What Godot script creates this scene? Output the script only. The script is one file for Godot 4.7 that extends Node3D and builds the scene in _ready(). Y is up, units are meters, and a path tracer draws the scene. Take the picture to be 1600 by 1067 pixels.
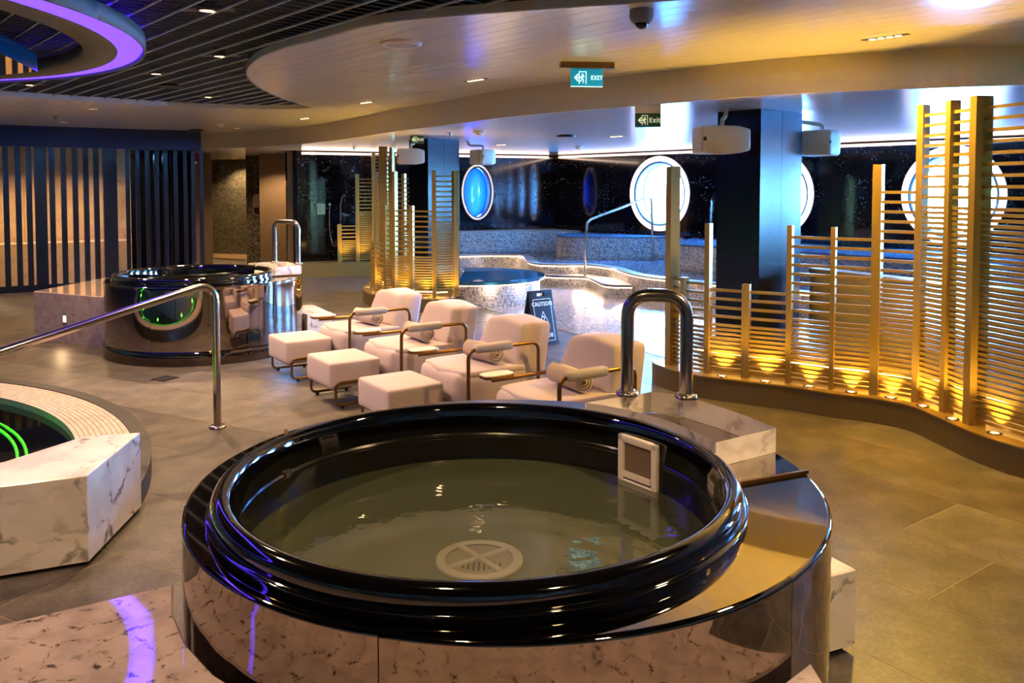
extends Node3D
# A ship's spa: two plunge tubs, a row of lounge chairs, golden slat screens, mosaic pools and portholes.
# Plan coordinates are (x, d): x to the right, d metres away from the photographer, y up.

var org := Vector3.ZERO          # origin of the thing being built, taken off every vertex
var M := {}
var unit := BoxMesh.new()
var names := {}
var rng := RandomNumberGenerator.new()
const HULL := Vector2(0.663, -0.748)     # direction of the window wall, planks and tiles
const EYE := 1.75

# ---------------------------------------------------------------- shapes
func V(x: float, d: float, y := 0.0) -> Vector3:
	return Vector3(x, y, -d)

func ST() -> SurfaceTool:
	var st := SurfaceTool.new()
	st.begin(Mesh.PRIMITIVE_TRIANGLES)
	return st

func tri(st: SurfaceTool, a: Vector3, b: Vector3, c: Vector3) -> void:
	st.add_vertex(a - org); st.add_vertex(b - org); st.add_vertex(c - org)

func quad(st: SurfaceTool, a: Vector3, b: Vector3, c: Vector3, d: Vector3) -> void:
	tri(st, a, b, c); tri(st, a, c, d)

func flat(st: SurfaceTool) -> void:
	st.set_smooth_group(-1)

func soft(st: SurfaceTool) -> void:
	st.set_smooth_group(1)

func done(st: SurfaceTool, called: String, mat: Material, parent: Node) -> MeshInstance3D:
	st.generate_normals()
	return put(called, st.commit(), mat, parent)

func put(called: String, mesh: Mesh, mat: Material, parent: Node) -> MeshInstance3D:
	var o := MeshInstance3D.new()
	o.name = called
	o.mesh = mesh
	o.material_override = mat
	parent.add_child(o, true)
	return o

func numbered(called: String) -> String:
	var k: int = names.get(called, 0)
	names[called] = k + 1
	return called if k == 0 else "%s_%03d" % [called, k]

func thing(called: String, label: String, category: String, at := Vector3.ZERO, group := "") -> Node3D:
	var o := Node3D.new()
	o.name = numbered(called)
	add_child(o)
	o.position = at
	org = at
	o.set_meta("label", label)
	o.set_meta("category", category)
	if group != "":
		o.set_meta("group", group)
	return o

func setting(called: String, at := Vector3.ZERO, label := "") -> Node3D:
	var o := Node3D.new()
	o.name = numbered(called)
	add_child(o)
	o.position = at
	org = at
	o.set_meta("kind", "structure")
	if label != "":
		o.set_meta("label", label)
	return o

# a polygon of plan points raised from y0 to y1
func prism(st: SurfaceTool, poly: PackedVector2Array, y0: float, y1: float, round_sides := false) -> void:
	var idx := Geometry2D.triangulate_polygon(poly)
	flat(st)
	for k in range(0, idx.size(), 3):
		var a := poly[idx[k]]; var b := poly[idx[k + 1]]; var c := poly[idx[k + 2]]
		var t := (b - a).cross(c - a) < 0.0
		if t:
			var s := b; b = c; c = s
		tri(st, V(a.x, a.y, y1), V(c.x, c.y, y1), V(b.x, b.y, y1))
		tri(st, V(a.x, a.y, y0), V(b.x, b.y, y0), V(c.x, c.y, y0))
	if round_sides:
		soft(st)
	var cw := Geometry2D.is_polygon_clockwise(poly)
	for k in poly.size():
		var p := poly[k]; var q := poly[(k + 1) % poly.size()]
		if not cw:
			var s := p; p = q; q = s
		quad(st, V(p.x, p.y, y0), V(q.x, q.y, y0), V(q.x, q.y, y1), V(p.x, p.y, y1))
	flat(st)

func prism_at(called: String, poly: PackedVector2Array, y0: float, y1: float, mat: Material, parent: Node, round_sides := false) -> MeshInstance3D:
	var st := ST()
	prism(st, poly, y0, y1, round_sides)
	return done(st, called, mat, parent)

# a polygon with a chamfered upper edge, for stone blocks
func block_at(called: String, poly: PackedVector2Array, y0: float, y1: float, bevel: float, mat: Material, parent: Node) -> MeshInstance3D:
	var st := ST()
	var inner := Geometry2D.offset_polygon(poly, -bevel, Geometry2D.JOIN_MITER)[0]
	if inner.size() != poly.size():
		prism(st, poly, y0, y1)
		return done(st, called, mat, parent)
	var cw := Geometry2D.is_polygon_clockwise(poly)
	if Geometry2D.is_polygon_clockwise(inner) != cw:
		inner.reverse()
	var best := 0
	for k in inner.size():
		if inner[k].distance_to(poly[0]) < inner[best].distance_to(poly[0]):
			best = k
	flat(st)
	var n := poly.size()
	for k in n:
		var p := poly[k]; var q := poly[(k + 1) % n]
		var pi := inner[(k + best) % n]; var qi := inner[(k + 1 + best) % n]
		quad(st, V(p.x, p.y, y0), V(q.x, q.y, y0), V(q.x, q.y, y1 - bevel), V(p.x, p.y, y1 - bevel))
		quad(st, V(p.x, p.y, y1 - bevel), V(q.x, q.y, y1 - bevel), V(qi.x, qi.y, y1), V(pi.x, pi.y, y1))
	var idx := Geometry2D.triangulate_polygon(inner)
	for k in range(0, idx.size(), 3):
		var a := inner[idx[k]]; var b := inner[idx[k + 1]]; var c := inner[idx[k + 2]]
		tri(st, V(a.x, a.y, y1), V(b.x, b.y, y1), V(c.x, c.y, y1))
	return done(st, called, mat, parent)

# profile of (radius, height) turned round a plan point
func lathe(st: SurfaceTool, prof: Array, c: Vector2, seg := 64, a0 := 0.0, a1 := TAU) -> void:
	soft(st)
	for k in seg:
		var p := Vector2.from_angle(a0 + (a1 - a0) * k / seg); var q := Vector2.from_angle(a0 + (a1 - a0) * (k + 1) / seg)
		for i in prof.size() - 1:
			var u: Vector2 = prof[i]; var v: Vector2 = prof[i + 1]
			var a := V(c.x + p.x * u.x, c.y + p.y * u.x, u.y); var b := V(c.x + q.x * u.x, c.y + q.y * u.x, u.y)
			var e := V(c.x + q.x * v.x, c.y + q.y * v.x, v.y); var f := V(c.x + p.x * v.x, c.y + p.y * v.x, v.y)
			if u.x > 1e-5:
				tri(st, a, b, e)
			if v.x > 1e-5:
				tri(st, a, e, f)

func lathe_at(called: String, prof: Array, c: Vector2, mat: Material, parent: Node, seg := 64) -> MeshInstance3D:
	var st := ST()
	lathe(st, prof, c, seg)
	return done(st, called, mat, parent)

func tube(st: SurfaceTool, pts: Array, r: float, seg := 12, caps := true) -> void:
	soft(st)
	var rings := []
	var side := Vector3.ZERO
	for i in pts.size():
		var t: Vector3 = (pts[mini(i + 1, pts.size() - 1)] - pts[maxi(i - 1, 0)]).normalized()
		if side == Vector3.ZERO:
			side = t.cross(Vector3.UP if absf(t.y) < 0.9 else Vector3.RIGHT).normalized()
		else:
			side = (side - t * side.dot(t)).normalized()
		var up := t.cross(side)
		var ring := []
		for k in seg:
			var a := TAU * k / seg
			ring.append(pts[i] + (side * cos(a) + up * sin(a)) * r)
		rings.append(ring)
	for i in rings.size() - 1:
		for k in seg:
			var n := (k + 1) % seg
			quad(st, rings[i][k], rings[i][n], rings[i + 1][n], rings[i + 1][k])
	if caps:
		flat(st)
		for k in range(1, seg - 1):
			tri(st, rings[0][0], rings[0][k + 1], rings[0][k])
			tri(st, rings[-1][0], rings[-1][k], rings[-1][k + 1])

func tube_at(called: String, pts: Array, r: float, mat: Material, parent: Node, seg := 12) -> MeshInstance3D:
	var st := ST()
	tube(st, pts, r, seg)
	return done(st, called, mat, parent)

# round the corners of a path
func bent(pts: Array, r: float, n := 8) -> Array:
	var out := [pts[0]]
	for i in range(1, pts.size() - 1):
		var p: Vector3 = pts[i]
		var a: Vector3 = pts[i - 1] - p; var b: Vector3 = pts[i + 1] - p
		var k := minf(r, minf(a.length(), b.length()) * 0.49)
		var s := p + a.normalized() * k; var e := p + b.normalized() * k
		for j in n + 1:
			var t := float(j) / n
			out.append(s.lerp(p, t).lerp(p.lerp(e, t), t))
	out.append(pts[-1])
	return out

# a box between two points; w across, h up
func bar(called: String, a: Vector3, b: Vector3, w: float, h: float, mat: Material, parent: Node, up := Vector3.UP) -> MeshInstance3D:
	var z := (b - a)
	var x := up.cross(z).normalized()
	var y := z.cross(x).normalized()
	var o := put(called, unit, mat, parent)
	o.transform = Transform3D(Basis(x * w, y * h, z), (a + b) * 0.5 - org)
	return o

# a box with rounded edges, bent by a function of its points
func rbox(st: SurfaceTool, half: Vector3, r: float, at: Vector3, bend = null, cuts := 3) -> void:
	soft(st)
	var marks := func(h: float) -> Array:
		var m := [-h, -h + r * 0.12, -h + r * 0.45, -h + r]
		for k in range(1, cuts + 1):
			m.append(lerpf(-h + r, h - r, float(k) / (cuts + 1)))
		m.append_array([h - r, h - r * 0.45, h - r * 0.12, h])
		return m
	var inner := half - Vector3.ONE * r
	for axis in 3:
		var u := (axis + 1) % 3; var w := (axis + 2) % 3
		var mu: Array = marks.call(half[u]); var mw: Array = marks.call(half[w])
		for s in [-1.0, 1.0]:
			var grid := []
			for i in mu.size():
				var row := []
				for j in mw.size():
					var c := Vector3.ZERO
					c[axis] = s * half[axis]; c[u] = mu[i]; c[w] = mw[j]
					var q := c.clamp(-inner, inner)
					var p := q + (c - q).normalized() * r
					row.append(at + (bend.call(p) if bend != null else p))
				grid.append(row)
			for i in mu.size() - 1:
				for j in mw.size() - 1:
					if s > 0:
						quad(st, grid[i][j], grid[i][j + 1], grid[i + 1][j + 1], grid[i + 1][j])
					else:
						quad(st, grid[i][j], grid[i + 1][j], grid[i + 1][j + 1], grid[i][j + 1])

func rbox_at(called: String, half: Vector3, r: float, at: Vector3, mat: Material, parent: Node, bend = null, cuts := 3) -> MeshInstance3D:
	var st := ST()
	rbox(st, half, r, at, bend, cuts)
	return done(st, called, mat, parent)

func curve(p: Array, n := 10) -> PackedVector2Array:
	var out := PackedVector2Array()
	for i in p.size() - 1:
		var b: Vector2 = p[i]; var c: Vector2 = p[i + 1]
		var a: Vector2 = p[i - 1] if i > 0 else b * 2 - c
		var d: Vector2 = p[i + 2] if i + 2 < p.size() else c * 2 - b
		for k in n:
			out.append(b.cubic_interpolate(c, a, d, float(k) / n))
	out.append(p[-1])
	return out

# a copy of a path moved sideways, to the left of its direction
func beside(path: PackedVector2Array, w: float) -> PackedVector2Array:
	var out := PackedVector2Array()
	for i in path.size():
		var t := (path[mini(i + 1, path.size() - 1)] - path[maxi(i - 1, 0)]).normalized()
		out.append(path[i] + Vector2(-t.y, t.x) * w)
	return out

func band(path: PackedVector2Array, w0: float, w1: float) -> PackedVector2Array:
	var a := beside(path, w0); var b := beside(path, w1)
	b.reverse()
	a.append_array(b)
	return a

func ribbon(st: SurfaceTool, path: PackedVector2Array, y0: float, y1: float) -> void:
	soft(st)
	for i in path.size() - 1:
		quad(st, V(path[i].x, path[i].y, y0), V(path[i + 1].x, path[i + 1].y, y0), V(path[i + 1].x, path[i + 1].y, y1), V(path[i].x, path[i].y, y1))

func circle(c: Vector2, r: float, n := 64, a0 := 0.0, a1 := TAU) -> PackedVector2Array:
	var out := PackedVector2Array()
	var whole := is_equal_approx(a1 - a0, TAU)
	for k in (n if whole else n + 1):
		out.append(c + Vector2.from_angle(a0 + (a1 - a0) * k / n) * r)
	return out

func text_at(called: String, words: String, size: float, at: Vector3, basis: Basis, mat: Material, parent: Node, bold := false) -> MeshInstance3D:
	var t := TextMesh.new()
	var f := SystemFont.new()
	f.font_names = PackedStringArray(["Droid Sans"])
	if bold:
		f.font_weight = 700
	t.font = f
	t.text = words
	t.font_size = 64
	t.pixel_size = size / 46.0
	t.depth = 0.003
	var o := put(called, t, mat, parent)
	o.transform = Transform3D(basis, at - org)
	return o

# ---------------------------------------------------------------- materials
func mat(c: Color, rough := 0.5, metal := 0.0) -> StandardMaterial3D:
	var m := StandardMaterial3D.new()
	m.albedo_color = c
	m.roughness = rough
	m.metallic = metal
	return m

func glow(c: Color, e: float) -> StandardMaterial3D:
	var m := mat(c, 0.5)
	m.emission_enabled = true
	m.emission = c
	m.emission_energy_multiplier = e
	return m

func tri_tex(m: StandardMaterial3D, tex: Texture2D, metres: float) -> StandardMaterial3D:
	m.albedo_texture = tex
	m.uv1_triplanar = true
	m.uv1_world_triplanar = true
	m.uv1_scale = Vector3.ONE / metres
	return m

func noise_bytes(seed_: int, freq: float, kind: int, octaves: int, warp := 0.0, size := 512) -> PackedByteArray:
	var n := FastNoiseLite.new()
	n.seed = seed_
	n.noise_type = FastNoiseLite.TYPE_SIMPLEX_SMOOTH
	n.frequency = freq
	n.fractal_type = kind
	n.fractal_octaves = octaves
	if warp > 0.0:
		n.domain_warp_enabled = true
		n.domain_warp_amplitude = warp
		n.domain_warp_frequency = freq * 1.6
		n.domain_warp_fractal_octaves = 3
	var im := n.get_seamless_image(size, size, false, false, 0.15)
	im.convert(Image.FORMAT_L8)
	return im.get_data()

# crooked borders between irregular cells: the way veins run through marble (0 on a border)
func vein_bytes(seed_: int, freq: float, warp: float) -> PackedByteArray:
	var n := FastNoiseLite.new()
	n.seed = seed_
	n.noise_type = FastNoiseLite.TYPE_CELLULAR
	n.cellular_return_type = FastNoiseLite.RETURN_DISTANCE2_SUB
	n.cellular_jitter = 1.0
	n.frequency = freq
	n.fractal_type = FastNoiseLite.FRACTAL_NONE
	n.domain_warp_enabled = true
	n.domain_warp_amplitude = warp
	n.domain_warp_frequency = freq * 1.3
	n.domain_warp_fractal_octaves = 4
	n.domain_warp_fractal_gain = 0.6
	var im := n.get_seamless_image(512, 512, false, false, 0.12)
	im.convert(Image.FORMAT_L8)
	return im.get_data()

func to_tex(px: PackedByteArray, size := 512) -> ImageTexture:
	var im := Image.create_from_data(size, size, false, Image.FORMAT_RGB8, px)
	im.generate_mipmaps()
	return ImageTexture.create_from_image(im)

# veined stone: a ground with cloudy tone and ridged veins
func marble_tex(seed_: int, ground: Color, cloud: Color, vein: Color, sharp: float, amount: float, freq := 0.006) -> ImageTexture:
	var a := vein_bytes(seed_, freq, 38.0)
	var b := noise_bytes(seed_ + 7, freq * 0.8, FastNoiseLite.FRACTAL_FBM, 4, 25.0)
	var c := noise_bytes(seed_ + 19, freq * 1.7, FastNoiseLite.FRACTAL_FBM, 3)
	var px := PackedByteArray()
	px.resize(512 * 512 * 3)
	for i in 512 * 512:
		var m := clampf((c[i] / 255.0 - 0.38) * 2.6, 0.0, 1.0)
		var v := clampf(1.0 - a[i] / 255.0 / (sharp * (0.25 + m)), 0.0, 1.0)
		v = v * amount * m
		var k := clampf((b[i] / 255.0 - 0.3) * 1.6, 0.0, 1.0)
		var col := ground.lerp(cloud, k).lerp(vein, clampf(v, 0.0, 1.0))
		px[i * 3] = int(col.r * 255); px[i * 3 + 1] = int(col.g * 255); px[i * 3 + 2] = int(col.b * 255)
	return to_tex(px)

func stone_tex(seed_: int, a: Color, b: Color) -> ImageTexture:
	var n := noise_bytes(seed_, 0.012, FastNoiseLite.FRACTAL_FBM, 5, 20.0)
	var f := noise_bytes(seed_ + 3, 0.11, FastNoiseLite.FRACTAL_FBM, 3)
	var px := PackedByteArray()
	px.resize(512 * 512 * 3)
	for i in 512 * 512:
		var k := clampf(n[i] / 255.0 * 0.75 + f[i] / 255.0 * 0.5 - 0.12, 0.0, 1.0)
		var col := a.lerp(b, k)
		px[i * 3] = int(col.r * 255); px[i * 3 + 1] = int(col.g * 255); px[i * 3 + 2] = int(col.b * 255)
	return to_tex(px)

# tesserae far too small to tell apart one by one
func mosaic_tex(seed_: int, tones: Array, grout: Color, cell := 16) -> ImageTexture:
	var r := RandomNumberGenerator.new()
	r.seed = seed_
	var im := Image.create(512, 512, true, Image.FORMAT_RGB8)
	im.fill(grout)
	for y in 512 / cell:
		for x in 512 / cell:
			var c: Color = tones[r.randi() % tones.size()]
			c = c.lightened(r.randf() * 0.12) if r.randf() > 0.5 else c.darkened(r.randf() * 0.12)
			im.fill_rect(Rect2i(x * cell + 1, y * cell + 1, cell - 1, cell - 1), c)
	im.generate_mipmaps()
	return ImageTexture.create_from_image(im)

# black stone with white flecks and short veins
func starry_tex(seed_: int) -> ImageTexture:
	var a := noise_bytes(seed_, 0.004, FastNoiseLite.FRACTAL_RIDGED, 3, 55.0)
	var c := noise_bytes(seed_ + 5, 0.012, FastNoiseLite.FRACTAL_FBM, 3)
	var f := noise_bytes(seed_ + 9, 0.09, FastNoiseLite.FRACTAL_FBM, 2)
	var px := PackedByteArray()
	px.resize(512 * 512 * 3)
	for i in 512 * 512:
		var v := clampf((a[i] / 255.0 - 0.86) * 10.0, 0.0, 1.0) * clampf((c[i] / 255.0 - 0.56) * 6.0, 0.0, 1.0)
		v = maxf(v, clampf((f[i] / 255.0 - 0.74) * 9.0, 0.0, 1.0) * clampf((c[i] / 255.0 - 0.45) * 4.0, 0.0, 0.9))
		var col := Color(0.045, 0.043, 0.05).lerp(Color(0.72, 0.72, 0.7), v)
		px[i * 3] = int(col.r * 255); px[i * 3 + 1] = int(col.g * 255); px[i * 3 + 2] = int(col.b * 255)
	return to_tex(px)

func ripple(freq: float, strength: float) -> NoiseTexture2D:
	var t := NoiseTexture2D.new()
	t.width = 512; t.height = 512
	t.seamless = true
	t.as_normal_map = true
	t.bump_strength = strength
	var n := FastNoiseLite.new()
	n.seed = 4
	n.frequency = freq
	n.fractal_octaves = 3
	t.noise = n
	return t

func make_materials() -> void:
	for k in 3:
		var tone: float = [0.0, 0.025, -0.02][k]
		var s := tri_tex(mat(Color.WHITE, [0.42, 0.46, 0.40][k]), stone_tex(30 + k, Color(0.18 + tone, 0.165 + tone, 0.15 + tone), Color(0.40 + tone, 0.37 + tone, 0.335 + tone)), 1.7)
		M["stone%d" % k] = s
	M.grout = mat(Color(0.56, 0.5, 0.4), 0.9)
	var warm_marble := marble_tex(5, Color(0.88, 0.86, 0.83), Color(0.76, 0.74, 0.71), Color(0.30, 0.28, 0.26), 0.075, 1.1, 0.009)
	M.marble = tri_tex(mat(Color.WHITE, 0.16), warm_marble, 1.5)
	var fine_marble := marble_tex(15, Color(0.66, 0.60, 0.59), Color(0.56, 0.51, 0.50), Color(0.22, 0.18, 0.18), 0.07, 1.1, 0.02)
	M.marble_pink = tri_tex(mat(Color.WHITE, 0.045), fine_marble, 1.0)
	M.marble_pink.clearcoat_enabled = true
	M.marble_pink.clearcoat = 0.9
	M.marble_pink.clearcoat_roughness = 0.03
	M.marble_black = tri_tex(mat(Color.WHITE, 0.07), starry_tex(21), 2.5)
	M.marble_tan = tri_tex(mat(Color.WHITE, 0.3), marble_tex(45, Color(0.66, 0.55, 0.40), Color(0.55, 0.45, 0.32), Color(0.4, 0.3, 0.2), 0.06, 0.7, 0.01), 2.4)
	M.mosaic = tri_tex(mat(Color.WHITE, 0.3), mosaic_tex(3, [Color(0.66, 0.64, 0.6), Color(0.5, 0.5, 0.49), Color(0.78, 0.75, 0.69), Color(0.36, 0.37, 0.38), Color(0.7, 0.66, 0.58)], Color(0.55, 0.53, 0.5)), 0.72)
	M.mosaic_floor = tri_tex(mat(Color.WHITE, 0.24), mosaic_tex(4, [Color(0.56, 0.54, 0.51), Color(0.46, 0.45, 0.43), Color(0.62, 0.59, 0.54), Color(0.40, 0.4, 0.4)], Color(0.44, 0.42, 0.4)), 0.72)
	M.mosaic_dark = tri_tex(mat(Color.WHITE, 0.22), mosaic_tex(6, [Color(0.24, 0.24, 0.21), Color(0.32, 0.31, 0.27), Color(0.18, 0.18, 0.16), Color(0.38, 0.36, 0.29)], Color(0.46, 0.43, 0.36)), 1.3)
	M.mosaic_pale = tri_tex(mat(Color.WHITE, 0.35), mosaic_tex(8, [Color(0.78, 0.70, 0.65), Color(0.73, 0.66, 0.60), Color(0.81, 0.75, 0.69)], Color(0.60, 0.53, 0.48)), 0.64)
	M.mirror = mat(Color(0.72, 0.68, 0.63), 0.03, 1.0)
	M.mirror_dark = mat(Color(0.42, 0.38, 0.34), 0.04, 1.0)
	M.mirror_side = mat(Color(0.60, 0.56, 0.52), 0.03, 1.0)
	M.black = mat(Color(0.016, 0.016, 0.02), 0.06)
	M.black.clearcoat_enabled = true
	M.black.clearcoat = 1.0
	M.black.clearcoat_roughness = 0.03
	M.basin = mat(Color(0.05, 0.047, 0.042), 0.16)
	M.basin_floor = mat(Color(0.35, 0.37, 0.31), 0.5)
	M.steel = mat(Color(0.68, 0.64, 0.60), 0.2, 1.0)
	M.gold = mat(Color(0.60, 0.50, 0.265), 0.36, 0.65)
	M.gold_curb = mat(Color(0.36, 0.30, 0.19), 0.5, 0.3)
	M.bronze = mat(Color(0.50, 0.36, 0.20), 0.3, 1.0)
	M.dark_metal = mat(Color(0.07, 0.065, 0.06), 0.4, 0.5)
	M.fabric = mat(Color(0.68, 0.625, 0.645), 0.85)
	M.fabric.rim_enabled = true
	M.fabric.rim = 0.25
	M.pad = mat(Color(0.64, 0.60, 0.55), 0.7)
	M.towel = mat(Color(0.78, 0.71, 0.69), 0.95)
	M.white_plastic = mat(Color(0.82, 0.79, 0.74), 0.4)
	M.cream = mat(Color(0.80, 0.74, 0.62), 0.45)
	M.ceiling = mat(Color(0.80, 0.775, 0.73), 0.2)
	M.ceiling.metallic_specular = 0.6
	M.ceiling_gap = mat(Color(0.3, 0.29, 0.27), 0.9)
	M.fascia = mat(Color(0.74, 0.685, 0.575), 0.55)
	M.taupe = mat(Color(0.47, 0.425, 0.37), 0.6)
	M.void = mat(Color(0.012, 0.012, 0.014), 0.9)
	M.grid_main = mat(Color(0.66, 0.66, 0.66), 0.5)
	M.grid_cross = mat(Color(0.30, 0.30, 0.31), 0.5)
	M.navy = mat(Color(0.045, 0.065, 0.11), 0.25)
	M.navy_header = mat(Color(0.035, 0.10, 0.21), 0.35)
	M.column = mat(Color(0.025, 0.04, 0.07), 0.22, 0.0)
	M.column.metallic_specular = 0.35
	M.dark_glass = mat(Color(0.02, 0.025, 0.035), 0.05)
	M.tan_panel = mat(Color(0.42, 0.35, 0.26), 0.5)
	M.parapet = tri_tex(mat(Color.WHITE, 0.4), stone_tex(61, Color(0.42, 0.38, 0.29), Color(0.56, 0.51, 0.41)), 1.4)
	M.beige_wall = mat(Color(0.58, 0.51, 0.40), 0.7)
	M.grey_stone = mat(Color(0.58, 0.56, 0.53), 0.3)
	M.slate = mat(Color(0.12, 0.11, 0.10), 0.5)
	M.rubber = mat(Color(0.06, 0.06, 0.06), 0.7)
	M.maroon = mat(Color(0.32, 0.06, 0.06), 0.5)
	M.red = mat(Color(0.6, 0.05, 0.05), 0.4)
	M.sign_blue = mat(Color(0.04, 0.065, 0.105), 0.65)
	M.sign_white = mat(Color(0.88, 0.9, 0.92), 0.5)
	M.frame_grey = mat(Color(0.45, 0.47, 0.5), 0.4)
	M.glass = mat(Color(0.95, 0.98, 1.0, 0.06), 0.02)
	M.glass.transparency = BaseMaterial3D.TRANSPARENCY_ALPHA
	M.smoke_glass = mat(Color(0.16, 0.14, 0.09, 0.3), 0.04)
	M.smoke_glass.transparency = BaseMaterial3D.TRANSPARENCY_ALPHA
	M.blind = mat(Color(0.12, 0.62, 0.95), 0.6)
	M.blind.backlight_enabled = true
	M.blind.backlight = Color(0.12, 0.62, 0.95)
	M.blue_acrylic = mat(Color(0.03, 0.22, 0.34), 0.15)
	M.tub_water = mat(Color(0.30, 0.325, 0.25, 0.5), 0.02)
	M.tub_water.transparency = BaseMaterial3D.TRANSPARENCY_ALPHA
	M.tub_water.normal_enabled = true
	M.tub_water.normal_texture = ripple(0.012, 3.0)
	M.tub_water.normal_scale = 0.18
	M.tub_water.uv1_triplanar = true
	M.tub_water.uv1_world_triplanar = true
	M.tub_water.uv1_scale = Vector3.ONE / 0.9
	M.pool_water = mat(Color(0.13, 0.30, 0.38), 0.03)
	M.dark_water = mat(Color(0.03, 0.032, 0.034), 0.03)
	M.deck_water = mat(Color(0.34, 0.38, 0.42), 0.05)
	M.led = glow(Color(1.0, 0.82, 0.74), 1.0)
	M.led_soft = glow(Color(1.0, 0.85, 0.70), 0.35)
	M.led_warm = glow(Color(1.0, 0.82, 0.64), 2.2)
	M.led_ring = glow(Color(1.0, 0.93, 0.92), 0.9)
	M.led_gold = glow(Color(1.0, 0.80, 0.48), 4.0)
	M.purple = glow(Color(0.28, 0.16, 1.0), 2.0)
	M.green = glow(Color(0.16, 0.7, 0.10), 0.22)
	M.lamp = glow(Color(1.0, 0.84, 0.60), 3.0)
	M.sign_green = glow(Color(0.02, 0.20, 0.08), 0.1)
	M.sign_teal = glow(Color(0.01, 0.46, 0.55), 0.45)
	M.sign_lit = glow(Color(0.75, 1.0, 0.98), 0.45)
	M.sign_mark = glow(Color(0.9, 0.95, 0.8), 0.15)

# ---------------------------------------------------------------- lights
func spot(at: Vector3, dir: Vector3, e: float, angle: float, c: Color, parent: Node, size := 0.06) -> void:
	var l := SpotLight3D.new()
	l.name = "beam"
	l.light_energy = e
	l.light_color = c
	l.spot_angle = angle
	l.spot_angle_attenuation = 0.6
	l.spot_range = 30.0
	l.spot_attenuation = 2.0
	l.light_size = size
	l.shadow_enabled = true
	parent.add_child(l, true)
	var up := Vector3.FORWARD if absf(dir.y) > 0.9 else Vector3.UP
	l.transform = Transform3D(Basis.looking_at(dir, up), at - org)

func omni(at: Vector3, e: float, c: Color, parent: Node, size := 0.05) -> void:
	var l := OmniLight3D.new()
	l.name = "light"
	l.light_energy = e
	l.light_color = c
	l.omni_range = 30.0
	l.omni_attenuation = 2.0
	l.light_size = size
	l.shadow_enabled = true
	parent.add_child(l, true)
	l.position = at - org

const WARM := Color(1.0, 0.82, 0.60)
const GOLDEN := Color(1.0, 0.79, 0.33)
const SOFT := Color(1.0, 0.87, 0.76)

# ---------------------------------------------------------------- the place
var G := PackedVector2Array()
var fascia := PackedVector2Array()

func _ready() -> void:
	rng.seed = 11
	var cam := Camera3D.new()
	cam.name = "camera"
	var near := 0.05
	cam.set_frustum(near * 1067.0 / 1290.0, Vector2(0, -183.2 / 1290.0 * near), near, 200.0)
	add_child(cam)
	cam.position = Vector3(0, EYE, 0)
	cam.rotation_degrees.x = -2.5
	cam.current = true
	var env := Environment.new()
	var sky := Sky.new()
	var ps := ProceduralSkyMaterial.new()
	ps.sky_top_color = Color(0.25, 0.55, 0.95)
	ps.sky_horizon_color = Color(0.48, 0.76, 1.0)
	ps.ground_horizon_color = Color(0.48, 0.76, 1.0)
	ps.ground_bottom_color = Color(0.20, 0.42, 0.70)
	ps.sky_energy_multiplier = 9.5
	ps.ground_energy_multiplier = 8.5
	sky.sky_material = ps
	env.background_mode = Environment.BG_SKY
	env.sky = sky
	env.tonemap_mode = Environment.TONE_MAPPER_LINEAR
	env.tonemap_exposure = 2.75
	env.sdfgi_enabled = true
	env.ssao_enabled = true
	env.ssil_enabled = true
	var we := WorldEnvironment.new()
	we.environment = env
	add_child(we)
	make_materials()
	build_shell()
	build_ceilings()
	build_windows()
	build_pools()
	build_screens()
	build_columns()
	build_tubs()
	build_left_pool()
	build_seating()
	build_left_end()
	build_ceiling_fittings()
	build_small()

func wall_box(called: String, a: Vector2, b: Vector2, y0: float, y1: float, thick: float, mat_: Material, parent: Node) -> MeshInstance3D:
	var t := (b - a).normalized()
	var n := Vector2(-t.y, t.x) * thick
	return prism_at(called, PackedVector2Array([a, b, b + n, a + n]), y0, y1, mat_, parent)

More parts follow.
